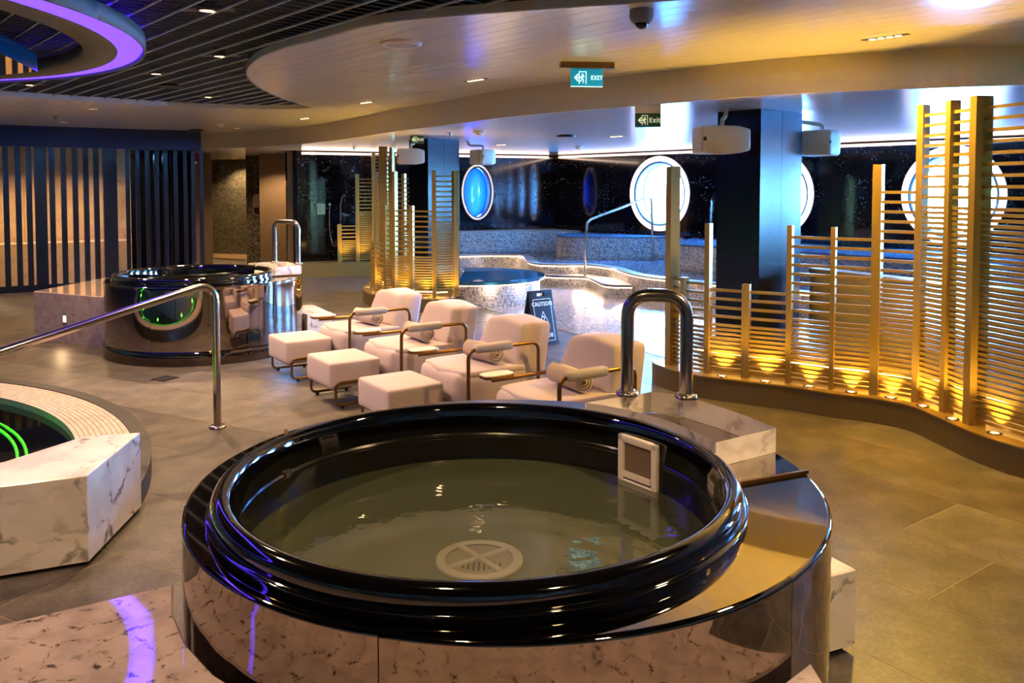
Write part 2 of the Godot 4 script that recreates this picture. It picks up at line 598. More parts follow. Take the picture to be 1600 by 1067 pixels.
func build_shell() -> void:
	# stone floor: a bed of grout with a tile on every place
	var fl := setting("floor")
	prism_at("grout_bed", PackedVector2Array([Vector2(-11.2, -4.2), Vector2(12, -4.2), Vector2(12, 8), Vector2(1.2, 19.4), Vector2(-4.3, 24.2), Vector2(-11.2, 24.2)]), -0.2, -0.0015, M.grout, fl)
	var tile := BoxMesh.new()
	tile.size = Vector3(1.194, 0.02, 0.594)
	# two fields of tiles laid at different angles; the joint between them runs under tub and chairs
	var seam := PackedVector2Array([Vector2(0.05, -4.2), Vector2(0.05, 3.0), Vector2(-0.1, 5.2), Vector2(-2.0, 12.5), Vector2(-3.5, 24.3)])
	var leftside := PackedVector2Array(seam); leftside.append_array(PackedVector2Array([Vector2(-11.1, 24.3), Vector2(-11.1, -4.2)]))
	var rightside := PackedVector2Array(seam); rightside.append_array(PackedVector2Array([Vector2(1.5, 19.2), Vector2(11.9, 7.2), Vector2(11.9, -4.2)]))
	var seen := PackedVector2Array([Vector2(-1.1, 1.2), Vector2(1.1, 1.2), Vector2(5.0, 4.0), Vector2(4.2, 7.2), Vector2(0.6, 12.4), Vector2(-2.4, 16.8), Vector2(-8.8, 16.6), Vector2(-9.6, 12.0)])
	var rest := ST()
	for side in 2:
		var field := leftside if side == 0 else rightside
		var along := Vector2(0.885, -0.466) if side == 0 else Vector2(0.585, -0.811)
		var across := Vector2(-along.y, along.x)
		var start := Vector2(-2.39, 5.5) if side == 0 else Vector2(1.286, 3.095)
		for r in range(-34, 40):
			for q in range(-18, 20):
				var c := start + across * (r * 0.6 + 0.3) + along * (q * 1.2 + (0.6 if posmod(r, 2) == 1 else 0.15))
				var corners := PackedVector2Array()
				for s in [Vector2(-1, -1), Vector2(1, -1), Vector2(1, 1), Vector2(-1, 1)]:
					corners.append(c + along * s.x * 0.597 + across * s.y * 0.297)
				var bits := Geometry2D.intersect_polygons(corners, field)
				if bits.is_empty():
					continue
				var k := rng.randi() % 3
				if Geometry2D.intersect_polygons(corners, seen).is_empty():
					for b in bits:
						if area(b) > 0.003:
							prism(rest, b, -0.02, 0.0)
					continue
				if bits.size() == 1 and absf(area(bits[0]) - 1.194 * 0.594) < 0.01:
					var o := put("tile", tile, M["stone%d" % k], fl)
					o.position = V(c.x, c.y, -0.01)
					o.rotation.y = along.angle()
				else:
					for b in bits:
						if area(b) > 0.003:
							prism_at("tile", b, -0.02, 0.0, M["stone%d" % k], fl)
	var more := done(rest, "more_tiles", M.stone0, fl)
	more.set_meta("kind", "stuff")
	# walls round the rest of the place
	var wl := setting("wall_left")
	wall_box("wall_panel", Vector2(-11, -4), Vector2(-11, 24), 0, 3.0, 0.2, M.beige_wall, wl)
	var wb := setting("wall_behind")
	wall_box("wall_panel", Vector2(11.6, -4), Vector2(-11, -4), 0, 3.0, 0.2, M.beige_wall, wb)
	var wr := setting("wall_right")
	wall_box("wall_panel", Vector2(11.56, 6.9), Vector2(11.56, -4), 0, 3.0, 0.2, M.beige_wall, wr)
	var wf := setting("wall_far")
	wall_box("wall_panel", Vector2(-11, 24), Vector2(-4.3, 24), 0, 3.0, 0.2, M.beige_wall, wf)
	wall_box("wall_panel", Vector2(-4.3, 24), Vector2(-4.3, 16.55), 0, 3.0, -0.2, M.tan_panel, wf)

func area(p: PackedVector2Array) -> float:
	var s := 0.0
	for i in p.size():
		s += p[i].cross(p[(i + 1) % p.size()])
	return absf(s) * 0.5

func build_ceilings() -> void:
	fascia = curve([Vector2(-11, 17.6), Vector2(-7.0, 16.3), Vector2(-5.6, 15.75), Vector2(-4.65, 15.1), Vector2(-3.5, 14.0), Vector2(-2.45, 12.55), Vector2(-1.52, 11.0), Vector2(-0.78, 9.95), Vector2(0.0, 8.75), Vector2(1.17, 7.6), Vector2(2.07, 6.75), Vector2(2.93, 6.34), Vector2(3.72, 6.08), Vector2(5.5, 5.7), Vector2(8.5, 5.45), Vector2(11.56, 5.4)], 8)
	var near_side := PackedVector2Array(fascia)
	near_side.append_array(PackedVector2Array([Vector2(11.56, -4), Vector2(-11, -4)]))
	var far_side := PackedVector2Array(fascia)
	far_side.append_array(PackedVector2Array([Vector2(11.56, 6.9), Vector2(0.95, 18.87), Vector2(-4.3, 16.52), Vector2(-4.3, 24), Vector2(-11, 24)]))
	G = curve([Vector2(3.2, 2.0), Vector2(2.2, 3.5), Vector2(1.45, 4.35), Vector2(0.766, 4.649), Vector2(0.0, 4.898), Vector2(-0.804, 5.235), Vector2(-1.335, 5.79), Vector2(-1.741, 6.24), Vector2(-2.082, 6.766), Vector2(-2.413, 7.555), Vector2(-2.6, 8.5), Vector2(-2.661, 9.511), Vector2(-2.62, 10.2), Vector2(-2.59, 10.72)], 6)
	G.append_array(curve([Vector2(-2.8, 10.86), Vector2(-3.358, 10.885), Vector2(-4.27, 10.547), Vector2(-4.95, 10.0), Vector2(-5.743, 9.315), Vector2(-7.2, 8.3), Vector2(-8.6, 7.2), Vector2(-10.4, 5.0), Vector2(-10.4, 0.0), Vector2(-9.0, -3.0), Vector2(2.0, -3.0), Vector2(3.4, -0.5)], 6))
	var top := setting("ceiling")
	prism_at("ceiling_slab", PackedVector2Array([Vector2(-11.2, -4.2), Vector2(11.8, -4.2), Vector2(11.8, 7.0), Vector2(1.1, 19.2), Vector2(-4.3, 24.2), Vector2(-11.2, 24.2)]), 3.02, 3.2, M.void, top)
	# white planks run along the hull, cut to the curves of the two ceilings
	var across := Vector2(-HULL.y, HULL.x)
	var upper := setting("ceiling", Vector3.ZERO, "upper ceiling of glossy white planks")
	var lower := setting("ceiling", Vector3.ZERO, "lower ceiling of glossy white planks over the pools")
	for k in range(-86, 130):
		var m := across * (k * 0.15)
		var strip := PackedVector2Array([m - HULL * 30, m + HULL * 30, m + across * 0.1465 + HULL * 30, m + across * 0.1465 - HULL * 30])
		for b in Geometry2D.intersect_polygons(near_side, strip):
			for q in Geometry2D.clip_polygons(b, G):
				if area(q) > 0.002:
					prism_at("plank", q, 2.79, 2.806, M.ceiling, upper)
		for b in Geometry2D.intersect_polygons(far_side, strip):
			if area(b) > 0.002:
				prism_at("plank", b, 2.5, 2.516, M.ceiling, lower)
	for k in range(-15, 22):
		var m := across * (k * 0.9)
		var strip := PackedVector2Array([m - HULL * 30, m + HULL * 30, m + across * 0.9 + HULL * 30, m + across * 0.9 - HULL * 30])
		for b in Geometry2D.intersect_polygons(near_side, strip):
			for q in Geometry2D.clip_polygons(b, G):
				prism_at("backing", q, 2.806, 2.82, M.ceiling_gap, upper)
	prism_at("backing", far_side, 2.516, 2.54, M.ceiling_gap, lower)
	# the curved fascia between the two levels and the lip round the black ceiling
	var fs := setting("trim_1", Vector3.ZERO, "tan curved fascia where the ceiling drops over the pools")
	var st := ST()
	prism(st, band(fascia, 0.0, -0.03), 2.5, 2.79, true)
	done(st, "fascia_board", M.fascia, fs)
	var lip := setting("trim_2", Vector3.ZERO, "white lip round the black open grid ceiling")
	var ring := PackedVector2Array(G); ring.append(G[0])
	st = ST()
	prism(st, band(ring, 0.012, -0.012), 2.786, 2.842, true)
	done(st, "lip_board", M.ceiling, lip)
	# black open grid
	var grid := setting("ceiling", Vector3.ZERO, "black open grid ceiling")
	prism_at("void", G, 2.98, 3.0, M.void, grid)
	var shown := PackedVector2Array([Vector2(-0.6, 2.6), Vector2(1.6, 2.6), Vector2(1.6, 5.2), Vector2(-2.4, 11.2), Vector2(-8.0, 11.2), Vector2(-7.4, 7.0), Vector2(-4.0, 2.6)])
	var part: PackedVector2Array = Geometry2D.intersect_polygons(Geometry2D.offset_polygon(G, -0.03)[0], shown)[0]
	for k in range(-60, 80):
		var m := across * (k * 0.185)
		for seg in Geometry2D.intersect_polyline_with_polygon(PackedVector2Array([m - HULL * 25, m + HULL * 25]), part):
			bar("grid_bar", V(seg[0].x, seg[0].y, 2.83), V(seg[-1].x, seg[-1].y, 2.83), 0.012, 0.012, M.grid_main, grid)
	for k in range(-140, 140):
		var m := HULL * (k * 0.1)
		for seg in Geometry2D.intersect_polyline_with_polygon(PackedVector2Array([m - across * 25, m + across * 25]), part):
			bar("grid_blade", V(seg[0].x, seg[0].y, 2.84), V(seg[-1].x, seg[-1].y, 2.84), 0.004, 0.006, M.grid_cross, grid)

# a wall of stone slabs with a round opening in some of them; plan line from a along t, outside to the left
func slab(called: String, a: Vector2, t: Vector2, t0: float, t1: float, y0: float, y1: float, thick: float, mat_: Material, parent: Node, hole := {}) -> void:
	var n := Vector2(-t.y, t.x)
	if hole.is_empty():
		prism_at(called, PackedVector2Array([a + t * t0, a + t * t1, a + t * t1 + n * thick, a + t * t0 + n * thick]), y0, y1, mat_, parent)
		return
	var st := ST()
	flat(st)
	var N := 64
	var at := func(u: float, y: float, w: float) -> Vector3:
		var p: Vector2 = a + t * u + n * w
		return V(p.x, p.y, y)
	var rim := []; var edge := []
	var angles := []
	for k in N:
		angles.append(TAU * k / N)
	for c in [Vector2(t0, y0), Vector2(t1, y0), Vector2(t1, y1), Vector2(t0, y1)]:
		angles.append(fposmod((c - Vector2(hole.t, hole.y)).angle(), TAU))
	angles.sort()
	for ang in angles:
		var d := Vector2.from_angle(ang)
		rim.append(Vector2(hole.t + d.x * hole.rx, hole.y + d.y * hole.ry))
		var s := INF
		if absf(d.x) > 1e-6:
			s = minf(s, ((t1 if d.x > 0 else t0) - hole.t) / d.x)
		if absf(d.y) > 1e-6:
			s = minf(s, ((y1 if d.y > 0 else y0) - hole.y) / d.y)
		edge.append(Vector2(hole.t, hole.y) + d * s)
	for k in angles.size():
		var j := (k + 1) % angles.size()
		for w in [0.0, thick]:
			quad(st, at.call(rim[k].x, rim[k].y, w), at.call(edge[k].x, edge[k].y, w), at.call(edge[j].x, edge[j].y, w), at.call(rim[j].x, rim[j].y, w))
		quad(st, at.call(rim[k].x, rim[k].y, 0.0), at.call(rim[j].x, rim[j].y, 0.0), at.call(rim[j].x, rim[j].y, thick), at.call(rim[k].x, rim[k].y, thick))
		quad(st, at.call(edge[k].x, edge[k].y, 0.0), at.call(edge[j].x, edge[j].y, 0.0), at.call(edge[j].x, edge[j].y, thick), at.call(edge[k].x, edge[k].y, thick))
	done(st, called, mat_, parent)

# rings in the plane of a wall: profile of (growth of the radius, depth out of the room)
func porthole_ring(called: String, a: Vector2, t: Vector2, hole: Dictionary, prof: Array, mat_: Material, parent: Node) -> void:
	var n := Vector2(-t.y, t.x)
	var st := ST()
	soft(st)
	var N := 72
	for k in N:
		for i in prof.size() - 1:
			var q := []
			for w in [[k, i], [k + 1, i], [k + 1, i + 1], [k, i + 1]]:
				var d := Vector2.from_angle(TAU * w[0] / N)
				var g: Vector2 = prof[w[1]]
				var p: Vector2 = a + t * (hole.t + d.x * (hole.rx + g.x)) + n * g.y
				q.append(V(p.x, p.y, hole.y + d.y * (hole.ry + g.x)))
			quad(st, q[0], q[1], q[2], q[3])
	done(st, called, mat_, parent)

func disc(called: String, a: Vector2, t: Vector2, hole: Dictionary, grow: float, w: float, thick: float, mat_: Material, parent: Node) -> void:
	porthole_ring(called, a, t, hole, [Vector2(-hole.rx, w), Vector2(grow, w), Vector2(grow, w + thick), Vector2(-hole.rx, w + thick)], mat_, parent)

func build_windows() -> void:
	var A := Vector2(0.95, 18.85)
	var wall := setting("wall_window", Vector3.ZERO, "polished black marble window wall")
	var at := [3.03, 5.6, 8.57, 11.4, 14.2]
	var cuts := [0.0, 1.55, 4.3, 7.05, 10.0, 12.8, 16.05]
	for i in cuts.size() - 1:
		var hole := {}
		if i > 0:
			hole = {"t": at[i - 1], "y": 1.64, "rx": 0.64, "ry": 0.64}
		slab("marble_slab", A, HULL, (cuts[i] + 0.002) if i > 0 else -0.02, cuts[i + 1] - 0.002, 0, 3.0, 0.22, M.marble_black, wall, hole)
	for i in 5:
		var hole := {"t": at[i], "y": 1.64, "rx": 0.64, "ry": 0.64}
		var p: Vector2 = A + HULL * at[i]
		var w := setting("window_%d" % (i + 1), V(p.x, p.y, 1.64), "round porthole in a glowing white ring, bright daylight in it")
		porthole_ring("ring_light", A, HULL, hole, [Vector2(0.11, -0.02), Vector2(0.10, -0.035), Vector2(0.02, -0.035), Vector2(0.01, -0.02)], M.led_ring, w)
		porthole_ring("ring_frame", A, HULL, hole, [Vector2(0.115, 0.0), Vector2(0.115, -0.02), Vector2(0.0, -0.02), Vector2(-0.035, -0.01), Vector2(-0.035, 0.04), Vector2(0.0, 0.05)], M.frame_grey, w)
		porthole_ring("reveal", A, HULL, hole, [Vector2(-0.002, 0.05), Vector2(-0.01, 0.2), Vector2(-0.06, 0.22)], M.white_plastic, w)
		porthole_ring("inner_gasket", A, HULL, hole, [Vector2(-0.062, 0.195), Vector2(-0.075, 0.19), Vector2(-0.078, 0.197)], M.rubber, w)
		disc("pane", A, HULL, hole, -0.01, 0.2, 0.008, M.glass, w)
	# the wall with the oval window and the shower
	var B := Vector2(-4.3, 16.5); var T := (A - B).normalized()
	var oval := {"t": 3.88, "y": 1.66, "rx": 0.32, "ry": 0.55}
	var wb := setting("wall_back", Vector3.ZERO, "polished black marble wall with the oval window")
	cuts = [0.0, 1.25, 2.5, 3.3, 4.5, 6.0]
	for i in cuts.size() - 1:
		slab("marble_slab", B, T, cuts[i] + 0.002, cuts[i + 1] - 0.002, 0, 3.0, 0.22, M.marble_black, wb, oval if i == 3 else {})
	var c := B + T * 3.88
	var ow := setting("window_6", V(c.x, c.y, 1.66), "oval window glowing blue beside the golden screen")
	porthole_ring("ring_light", B, T, oval, [Vector2(0.05, -0.02), Vector2(0.045, -0.028), Vector2(0.025, -0.028), Vector2(0.02, -0.02)], M.led_soft, ow)
	porthole_ring("ring_frame", B, T, oval, [Vector2(0.06, 0.0), Vector2(0.06, -0.02), Vector2(0.0, -0.02), Vector2(-0.02, -0.01), Vector2(-0.02, 0.04), Vector2(0.0, 0.05)], M.frame_grey, ow)
	porthole_ring("inner_gasket", B, T, oval, [Vector2(-0.03, 0.16), Vector2(-0.04, 0.155), Vector2(-0.042, 0.162)], M.rubber, ow)
	disc("pane", B, T, oval, -0.005, 0.10, 0.008, M.glass, ow)
	disc("blue_blind", B, T, oval, -0.005, 0.17, 0.004, M.blind, ow)
	# light strips along the top of both walls, in a shadow gap under the ceiling
	var s1 := thing("light_strip", "long glowing strip along the top of the porthole wall", "light strip", V(0.95, 18.85, 2.44))
	led_line("strip", [A + HULL * 0.2, A + HULL * 15.5], 0.04, 2.425, 2.47, M.led, s1, 5, 0.18, SOFT)
	var s2 := thing("light_strip", "glowing strip along the wall top above oval window and shower", "light strip", V(-1.5, 17.8, 2.44))
	led_line("strip", [B + T * 0.1, B + T * 5.6], 0.04, 2.425, 2.47, M.led, s2, 3, 0.16, SOFT)

# a glowing strip standing w in front of a plan line, with lights along it
func led_line(called: String, path: Array, w: float, y0: float, y1: float, m: Material, parent: Node, count: int, e: float, c: Color) -> void:
	var p := PackedVector2Array(path)
	var st := ST()
	prism(st, band(p, -w, -w + 0.02), y0, y1)
	done(st, called, m, parent)
	# one area light to each stretch, as long as the stretch, just in front of the strip
	var front := beside(p, -w - 0.012 * signf(w))
	var step := maxi(1, (front.size() - 1) / count)
	if front.size() == 2:
		for k in count:
			strip_light(front[0].lerp(front[1], float(k) / count), front[0].lerp(front[1], (k + 1.0) / count), signf(w), (y0 + y1) * 0.5, y1 - y0, e, c, parent)
		return
	for k in range(0, front.size() - 1, step):
		strip_light(front[k], front[mini(k + step, front.size() - 1)], signf(w), (y0 + y1) * 0.5, y1 - y0, e, c, parent)

func strip_light(a: Vector2, b: Vector2, side: float, y: float, h: float, e: float, c: Color, parent: Node) -> void:
	var l := AreaLight3D.new()
	l.name = "strip_light"
	l.area_size = Vector2(a.distance_to(b), h)
	l.light_energy = e
	l.light_color = c
	l.area_range = 30.0
	l.shadow_enabled = true
	parent.add_child(l, true)
	var t := (b - a).normalized()
	var n := Vector2(t.y, -t.x) * side
	l.transform = Transform3D(Basis.looking_at(V(n.x, n.y, -0.7).normalized()), V((a.x + b.x) * 0.5, (a.y + b.y) * 0.5, y) - org)

# ---------------------------------------------------------------- pools by the windows
func build_pools() -> void:
	var fl := setting("floor", Vector3.ZERO, "pale mosaic floor of the pool area")
	prism_at("mosaic", PackedVector2Array([Vector2(-3.2, 16.9), Vector2(0.57, 10.2), Vector2(1.51, 8.58), Vector2(3.6, 5.3), Vector2(5.2, 4.9), Vector2(11.4, 4.6), Vector2(11.4, 6.9), Vector2(0.95, 18.7)]), -0.01, 0.006, M.mosaic_floor, fl)
	# upper tier: mosaic wall, stone coping with a light under its lip, water inside
	var up := thing("tiered_pool", "wide raised mosaic pool with lit curving stone edge below the portholes", "pool", V(2.0, 14.5))
	var edge := curve([Vector2(-2.2, 16.9), Vector2(-1.6, 17.0), Vector2(-1.032, 17.03), Vector2(-0.4, 17.2), Vector2(0.12, 17.05), Vector2(0.28, 16.5), Vector2(0.33, 15.6), Vector2(0.5, 15.1), Vector2(0.93, 14.95), Vector2(1.40, 14.93), Vector2(1.75, 14.35), Vector2(1.93, 13.45), Vector2(2.107, 12.96), Vector2(2.5, 12.45), Vector2(3.3, 11.6), Vector2(4.4, 10.4), Vector2(5.6, 9.0), Vector2(7.0, 7.9), Vector2(9.5, 7.4)], 6)
	var back := PackedVector2Array([Vector2(10.4, 7.8), Vector2(0.93, 18.6), Vector2(-2.3, 17.3)])
	var body := PackedVector2Array(edge); body.append_array(back)
	prism_at("mosaic_wall", body, 0.0, 0.33, M.mosaic, up, true)
	var cope := PackedVector2Array(beside(edge, -0.05)); cope.append_array(back)
	prism_at("coping", cope, 0.345, 0.375, M.grey_stone, up, true)
	var water := PackedVector2Array(beside(edge, 0.14)); water.append_array(back)
	prism_at("water", water, 0.375, 0.38, M.deck_water, up, true)
	led_line("lip_light", Array(edge.slice(6, 100)), 0.02, 0.325, 0.343, M.led_warm, up, 10, 0.22, SOFT)
	# entry step
	var sp := thing("pool_step", "low curved mosaic step with lit stone edge beneath the handrail", "step", V(1.3, 14.2))
	var se := curve([Vector2(0.35, 14.85), Vector2(0.9, 14.62), Vector2(1.28, 14.55), Vector2(1.42, 14.1), Vector2(1.5, 13.45), Vector2(1.63, 13.25), Vector2(1.93, 13.2)], 6)
	var sb := PackedVector2Array(se); sb.append_array(PackedVector2Array([Vector2(1.94, 13.5), Vector2(1.76, 14.36), Vector2(1.41, 14.95), Vector2(0.93, 14.97), Vector2(0.5, 15.12)]))
	prism_at("mosaic_riser", sb, 0.0, 0.15, M.mosaic, sp, true)
	var st_top := PackedVector2Array(beside(se, -0.04)); st_top.append_array(PackedVector2Array([Vector2(1.94, 13.5), Vector2(1.76, 14.36), Vector2(1.41, 14.95), Vector2(0.93, 14.97), Vector2(0.5, 15.12)]))
	prism_at("coping", st_top, 0.165, 0.19, M.mosaic, sp, true)
	prism_at("edge_strip", band(se, -0.045, 0.06), 0.165, 0.192, M.slate, sp, true)
	led_line("lip_light", Array(se), 0.02, 0.145, 0.163, M.led_warm, sp, 3, 0.10, SOFT)
	# round pool
	var rp := thing("round_pool", "round mosaic pool brimming with blue water, lit lip, by the golden screen", "pool", V(-0.7, 13.2))
	# its back is cut off by the curb of the column's screen
	var c := Vector2(-0.6, 12.98)
	var curb := PackedVector2Array([Vector2(-3.0, 11.0), Vector2(-0.78, 11.2), Vector2(-0.78, 13.6), Vector2(-0.9, 14.6), Vector2(-3.0, 14.6)])
	var cut := func(r: float) -> PackedVector2Array:
		var best := PackedVector2Array()
		for q in Geometry2D.clip_polygons(circle(c, r, 96), curb):
			if best.is_empty() or area(q) > area(best):
				best = q
		return best
	prism_at("mosaic_wall", cut.call(1.04), 0.0, 0.33, M.mosaic, rp, true)
	prism_at("lip_light", cut.call(1.055), 0.325, 0.343, M.led_warm, rp, true)
	prism_at("coping", cut.call(1.12), 0.345, 0.39, M.pool_water, rp, true)
	prism_at("water", cut.call(1.06), 0.39, 0.398, M.pool_water, rp, true)
	for k in 4:
		var q := c + Vector2.from_angle(-1.3 + k * 0.5) * 1.14
		omni(V(q.x, q.y, 0.31), 0.05, SOFT, rp)
	# benches of mosaic under the windows
	var b1 := thing("mosaic_bench", "mosaic ledge under the oval window at the back", "bench", V(-0.6, 17.8), "mosaic ledges of the pool")
	var e1 := curve([Vector2(-2.3, 17.2), Vector2(-1.4, 17.55), Vector2(-0.4, 17.75), Vector2(0.4, 17.85), Vector2(1.1, 17.75)], 6)
	e1.append_array(PackedVector2Array([Vector2(1.5, 17.9), Vector2(0.95, 18.8), Vector2(-2.3, 17.35)]))
	prism_at("mosaic_front", e1, 0.38, 0.80, M.mosaic, b1, true)
	prism_at("ledge_top", e1, 0.80, 0.83, M.grey_stone, b1, true)
	var b2 := thing("mosaic_bench", "speckled mosaic bench with wet blue top under the bright porthole", "bench", V(2.0, 16.4), "mosaic ledges of the pool")
	var e2 := curve([Vector2(1.15, 17.4), Vector2(0.9, 16.7), Vector2(0.95, 16.25), Vector2(1.3, 16.02), Vector2(2.1, 15.95), Vector2(2.9, 15.9), Vector2(3.35, 15.95)], 6)
	e2.append_array(PackedVector2Array([Vector2(3.3, 16.1), Vector2(1.75, 17.85)]))
	prism_at("mosaic_front", e2, 0.38, 0.78, M.mosaic, b2, true)
	prism_at("wet_top", e2, 0.78, 0.805, M.deck_water, b2, true)
	var b3 := thing("mosaic_bench", "long mosaic bench behind the dark column and tall golden screen", "bench", V(5.0, 12.0), "mosaic ledges of the pool")
	var e3 := curve([Vector2(3.45, 15.7), Vector2(2.9, 14.6), Vector2(2.8, 13.9), Vector2(3.15, 13.45), Vector2(4.2, 12.4), Vector2(5.6, 10.8), Vector2(7.0, 9.4), Vector2(9.3, 8.4)], 6)
	e3.append_array(PackedVector2Array([Vector2(10.0, 8.3), Vector2(3.6, 15.75)]))
	prism_at("mosaic_front", e3, 0.38, 0.78, M.mosaic, b3, true)
	prism_at("wet_top", e3, 0.78, 0.805, M.deck_water, b3, true)
	# handrail into the pool
	var hr := thing("handrail", "slim sloping steel handrail rising from the lit pool step", "handrail", V(1.317, 14.6))
	tube_at("rail", bent([V(1.30, 14.62, 0.19), V(1.32, 14.6, 1.17), V(2.62, 15.5, 1.60), V(2.66, 15.55, 0.38)], 0.13), 0.024, M.steel, hr)

# ---------------------------------------------------------------- golden slat screens
# posts: [x, d, height, width, depth]; bays: height of the uppermost slat between a post and the next one
func slat_screen(o: Node3D, posts: Array, bays: Array, base: float, post_mat: Material, first := 0) -> void:
	for i in range(first, posts.size()):
		var p: Array = posts[i]
		var t := Vector2.ZERO
		if i > 0:
			t += (Vector2(p[0], p[1]) - Vector2(posts[i - 1][0], posts[i - 1][1])).normalized()
		if i + 1 < posts.size():
			t += (Vector2(posts[i + 1][0], posts[i + 1][1]) - Vector2(p[0], p[1])).normalized()
		t = t.normalized()
		bar("post", V(p[0], p[1], base), V(p[0], p[1], p[2]), p[4], p[3], post_mat, o, V(t.x, t.y))
	for i in bays.size():
		var a := Vector2(posts[i][0], posts[i][1]); var b := Vector2(posts[i + 1][0], posts[i + 1][1])
		var y: float = bays[i]
		if y <= 0:
			continue
		var n := 0
		while y > base + 0.02:
			var w := 0.026
			bar("slat", V(a.x, a.y, y), V(b.x, b.y, y), w, 0.022, M.gold, o)
			n += 1
			y -= 0.073 if (n < 10 and y > base + 0.42) else 0.0365

func build_screens() -> void:
	# the long screen on its curved curb
	var front := curve([Vector2(1.27, 7.42), Vector2(1.301, 7.237), Vector2(1.502, 6.884), Vector2(1.873, 6.63), Vector2(2.196, 6.436), Vector2(2.44, 6.233), Vector2(2.674, 6.098), Vector2(2.86, 5.897), Vector2(2.915, 5.58), Vector2(2.96, 5.224), Vector2(3.09, 4.9), Vector2(3.4, 4.62), Vector2(3.9, 4.45), Vector2(4.6, 4.35)], 8)
	var cb := thing("screen_curb", "low olive curb curving under the long golden slat screen", "curb", V(2.2, 6.4))
	prism_at("curb_body", band(front, 0.0, 0.42), 0.0, 0.18, M.gold_curb, cb, true)
	prism_at("curb_top", band(front, -0.006, 0.42), 0.18, 0.19, M.gold, cb, true)
	var inner := front.slice(10, front.size())
	prism_at("back_panel", band(inner, 0.36, 0.38), 0.19, 0.46, M.gold, cb, true)
	led_line("light_strip", Array(inner), -0.35, 0.30, 0.322, M.led_gold, cb, 8, 0.12, GOLDEN)
	var par := thing("stone_parapet", "waist-high tan stone parapet glowing behind the long golden screen", "parapet", V(3.6, 6.9))
	var pl := curve([Vector2(2.95, 8.15), Vector2(3.4, 7.2), Vector2(3.75, 6.6), Vector2(4.15, 6.1), Vector2(4.9, 5.65), Vector2(6.2, 5.35)], 8)
	prism_at("wall_body", band(pl, 0.0, 0.14), 0.0, 0.93, M.parapet, par, true)
	prism_at("capping", band(pl, -0.015, 0.155), 0.93, 0.96, M.parapet, par, true)
	var sc := thing("slat_screen", "long curving golden screen of thin horizontal slats, rising in steps to the right", "screen", V(2.2, 6.55, 0.19))
	var posts := [[1.415, 7.26, 1.94, 0.075, 0.10], [1.493, 7.11, 0.98, 0.05, 0.06], [1.653, 6.923, 1.455, 0.045, 0.06], [1.926, 6.75, 0.963, 0.062, 0.06], [2.222, 6.575, 1.454, 0.04, 0.06], [2.486, 6.362, 1.449, 0.035, 0.06], [2.751, 6.203, 1.927, 0.065, 0.08], [2.965, 5.977, 2.349, 0.05, 0.08], [3.032, 5.702, 2.352, 0.05, 0.08], [3.063, 5.412, 2.35, 0.06, 0.13], [3.2, 4.99, 2.35, 0.05, 0.08], [3.5, 4.71, 2.35, 0.05, 0.08], [4.0, 4.55, 2.35, 0.05, 0.08], [4.6, 4.48, 2.35, 0.05, 0.08]]
	slat_screen(sc, posts.slice(0, 11), [0.96, 0.94, 0.90, 0.90, 1.36, 1.36, 1.72, 2.27, 2.27, 2.27], 0.19, M.gold)
	var sc2 := thing("slat_screen", "end stretch of the tall golden slat screen at the right", "screen", V(3.8, 4.6, 0.19))
	slat_screen(sc2, posts.slice(10, 14), [2.27, 2.27, 2.27], 0.19, M.gold, 1)
	var where := ["near the curb's left end", "second along the curb from its left end", "third along the curb, below the middle posts", "fourth along the curb from its left end", "below the post left of the tall ones", "where the curb turns to the camera", "between the two thin tall posts", "right of the thickest tall post"]
	var at := [Vector2(1.741, 6.78), Vector2(2.046, 6.6), Vector2(2.337, 6.43), Vector2(2.594, 6.25), Vector2(2.817, 6.08), Vector2(2.94, 5.845), Vector2(2.975, 5.517), Vector2(3.07, 5.19), Vector2(3.3, 4.80), Vector2(3.8, 4.54)]
	for i in at.size():
		uplight(at[i], 0.19, "small round uplight " + (where[i] if i < 8 else ["near the right frame edge", "beyond the right frame edge"][i - 8]), "uplights on the long curb", 0.8)
	# the screen round the far column
	var arc := curve([Vector2(-2.3, 14.2), Vector2(-2.36, 13.4), Vector2(-2.33, 12.85), Vector2(-2.12, 12.2), Vector2(-1.75, 11.78), Vector2(-1.38, 11.58), Vector2(-1.0, 11.57), Vector2(-0.84, 11.66), Vector2(-0.81, 12.3), Vector2(-0.81, 13.0)], 8)
	var disc_ := PackedVector2Array(arc); disc_.append_array(PackedVector2Array([Vector2(-0.95, 13.9), Vector2(-1.5, 14.4)]))
	var c2 := thing("screen_curb", "round olive curb of the screen in front of the far column", "curb", V(-1.4, 12.6))
	prism_at("curb_body", disc_, 0.0, 0.18, M.gold_curb, c2, true)
	prism_at("curb_top", disc_, 0.18, 0.19, M.gold, c2, true)
	led_line("light_strip", Array(arc.slice(12, 60)), -0.30, 0.24, 0.262, M.led_gold, c2, 4, 0.12, GOLDEN)
	var s2 := thing("slat_screen", "golden slat screen curving in front of the far dark column", "screen", V(-1.4, 12.0, 0.19))
	slat_screen(s2, [[-2.2, 13.4, 1.5, 0.07, 0.07], [-2.19, 12.9, 0.96, 0.06, 0.06], [-2.048, 12.459, 1.51, 0.06, 0.06], [-1.85, 12.114, 1.5, 0.06, 0.06], [-1.695, 11.945, 1.99, 0.06, 0.06], [-1.434, 11.779, 1.5, 0.06, 0.06], [-1.109, 11.731, 2.0, 0.06, 0.06], [-0.815, 11.86, 2.0, 0.075, 0.09]], [0.92, 0.92, 0.92, 1.42, 1.42, 1.42, 1.92], 0.19, M.gold)
	var s3 := thing("slat_screen", "tall golden slat screen behind the far column's curved one", "screen", V(-1.95, 13.8, 0.19))
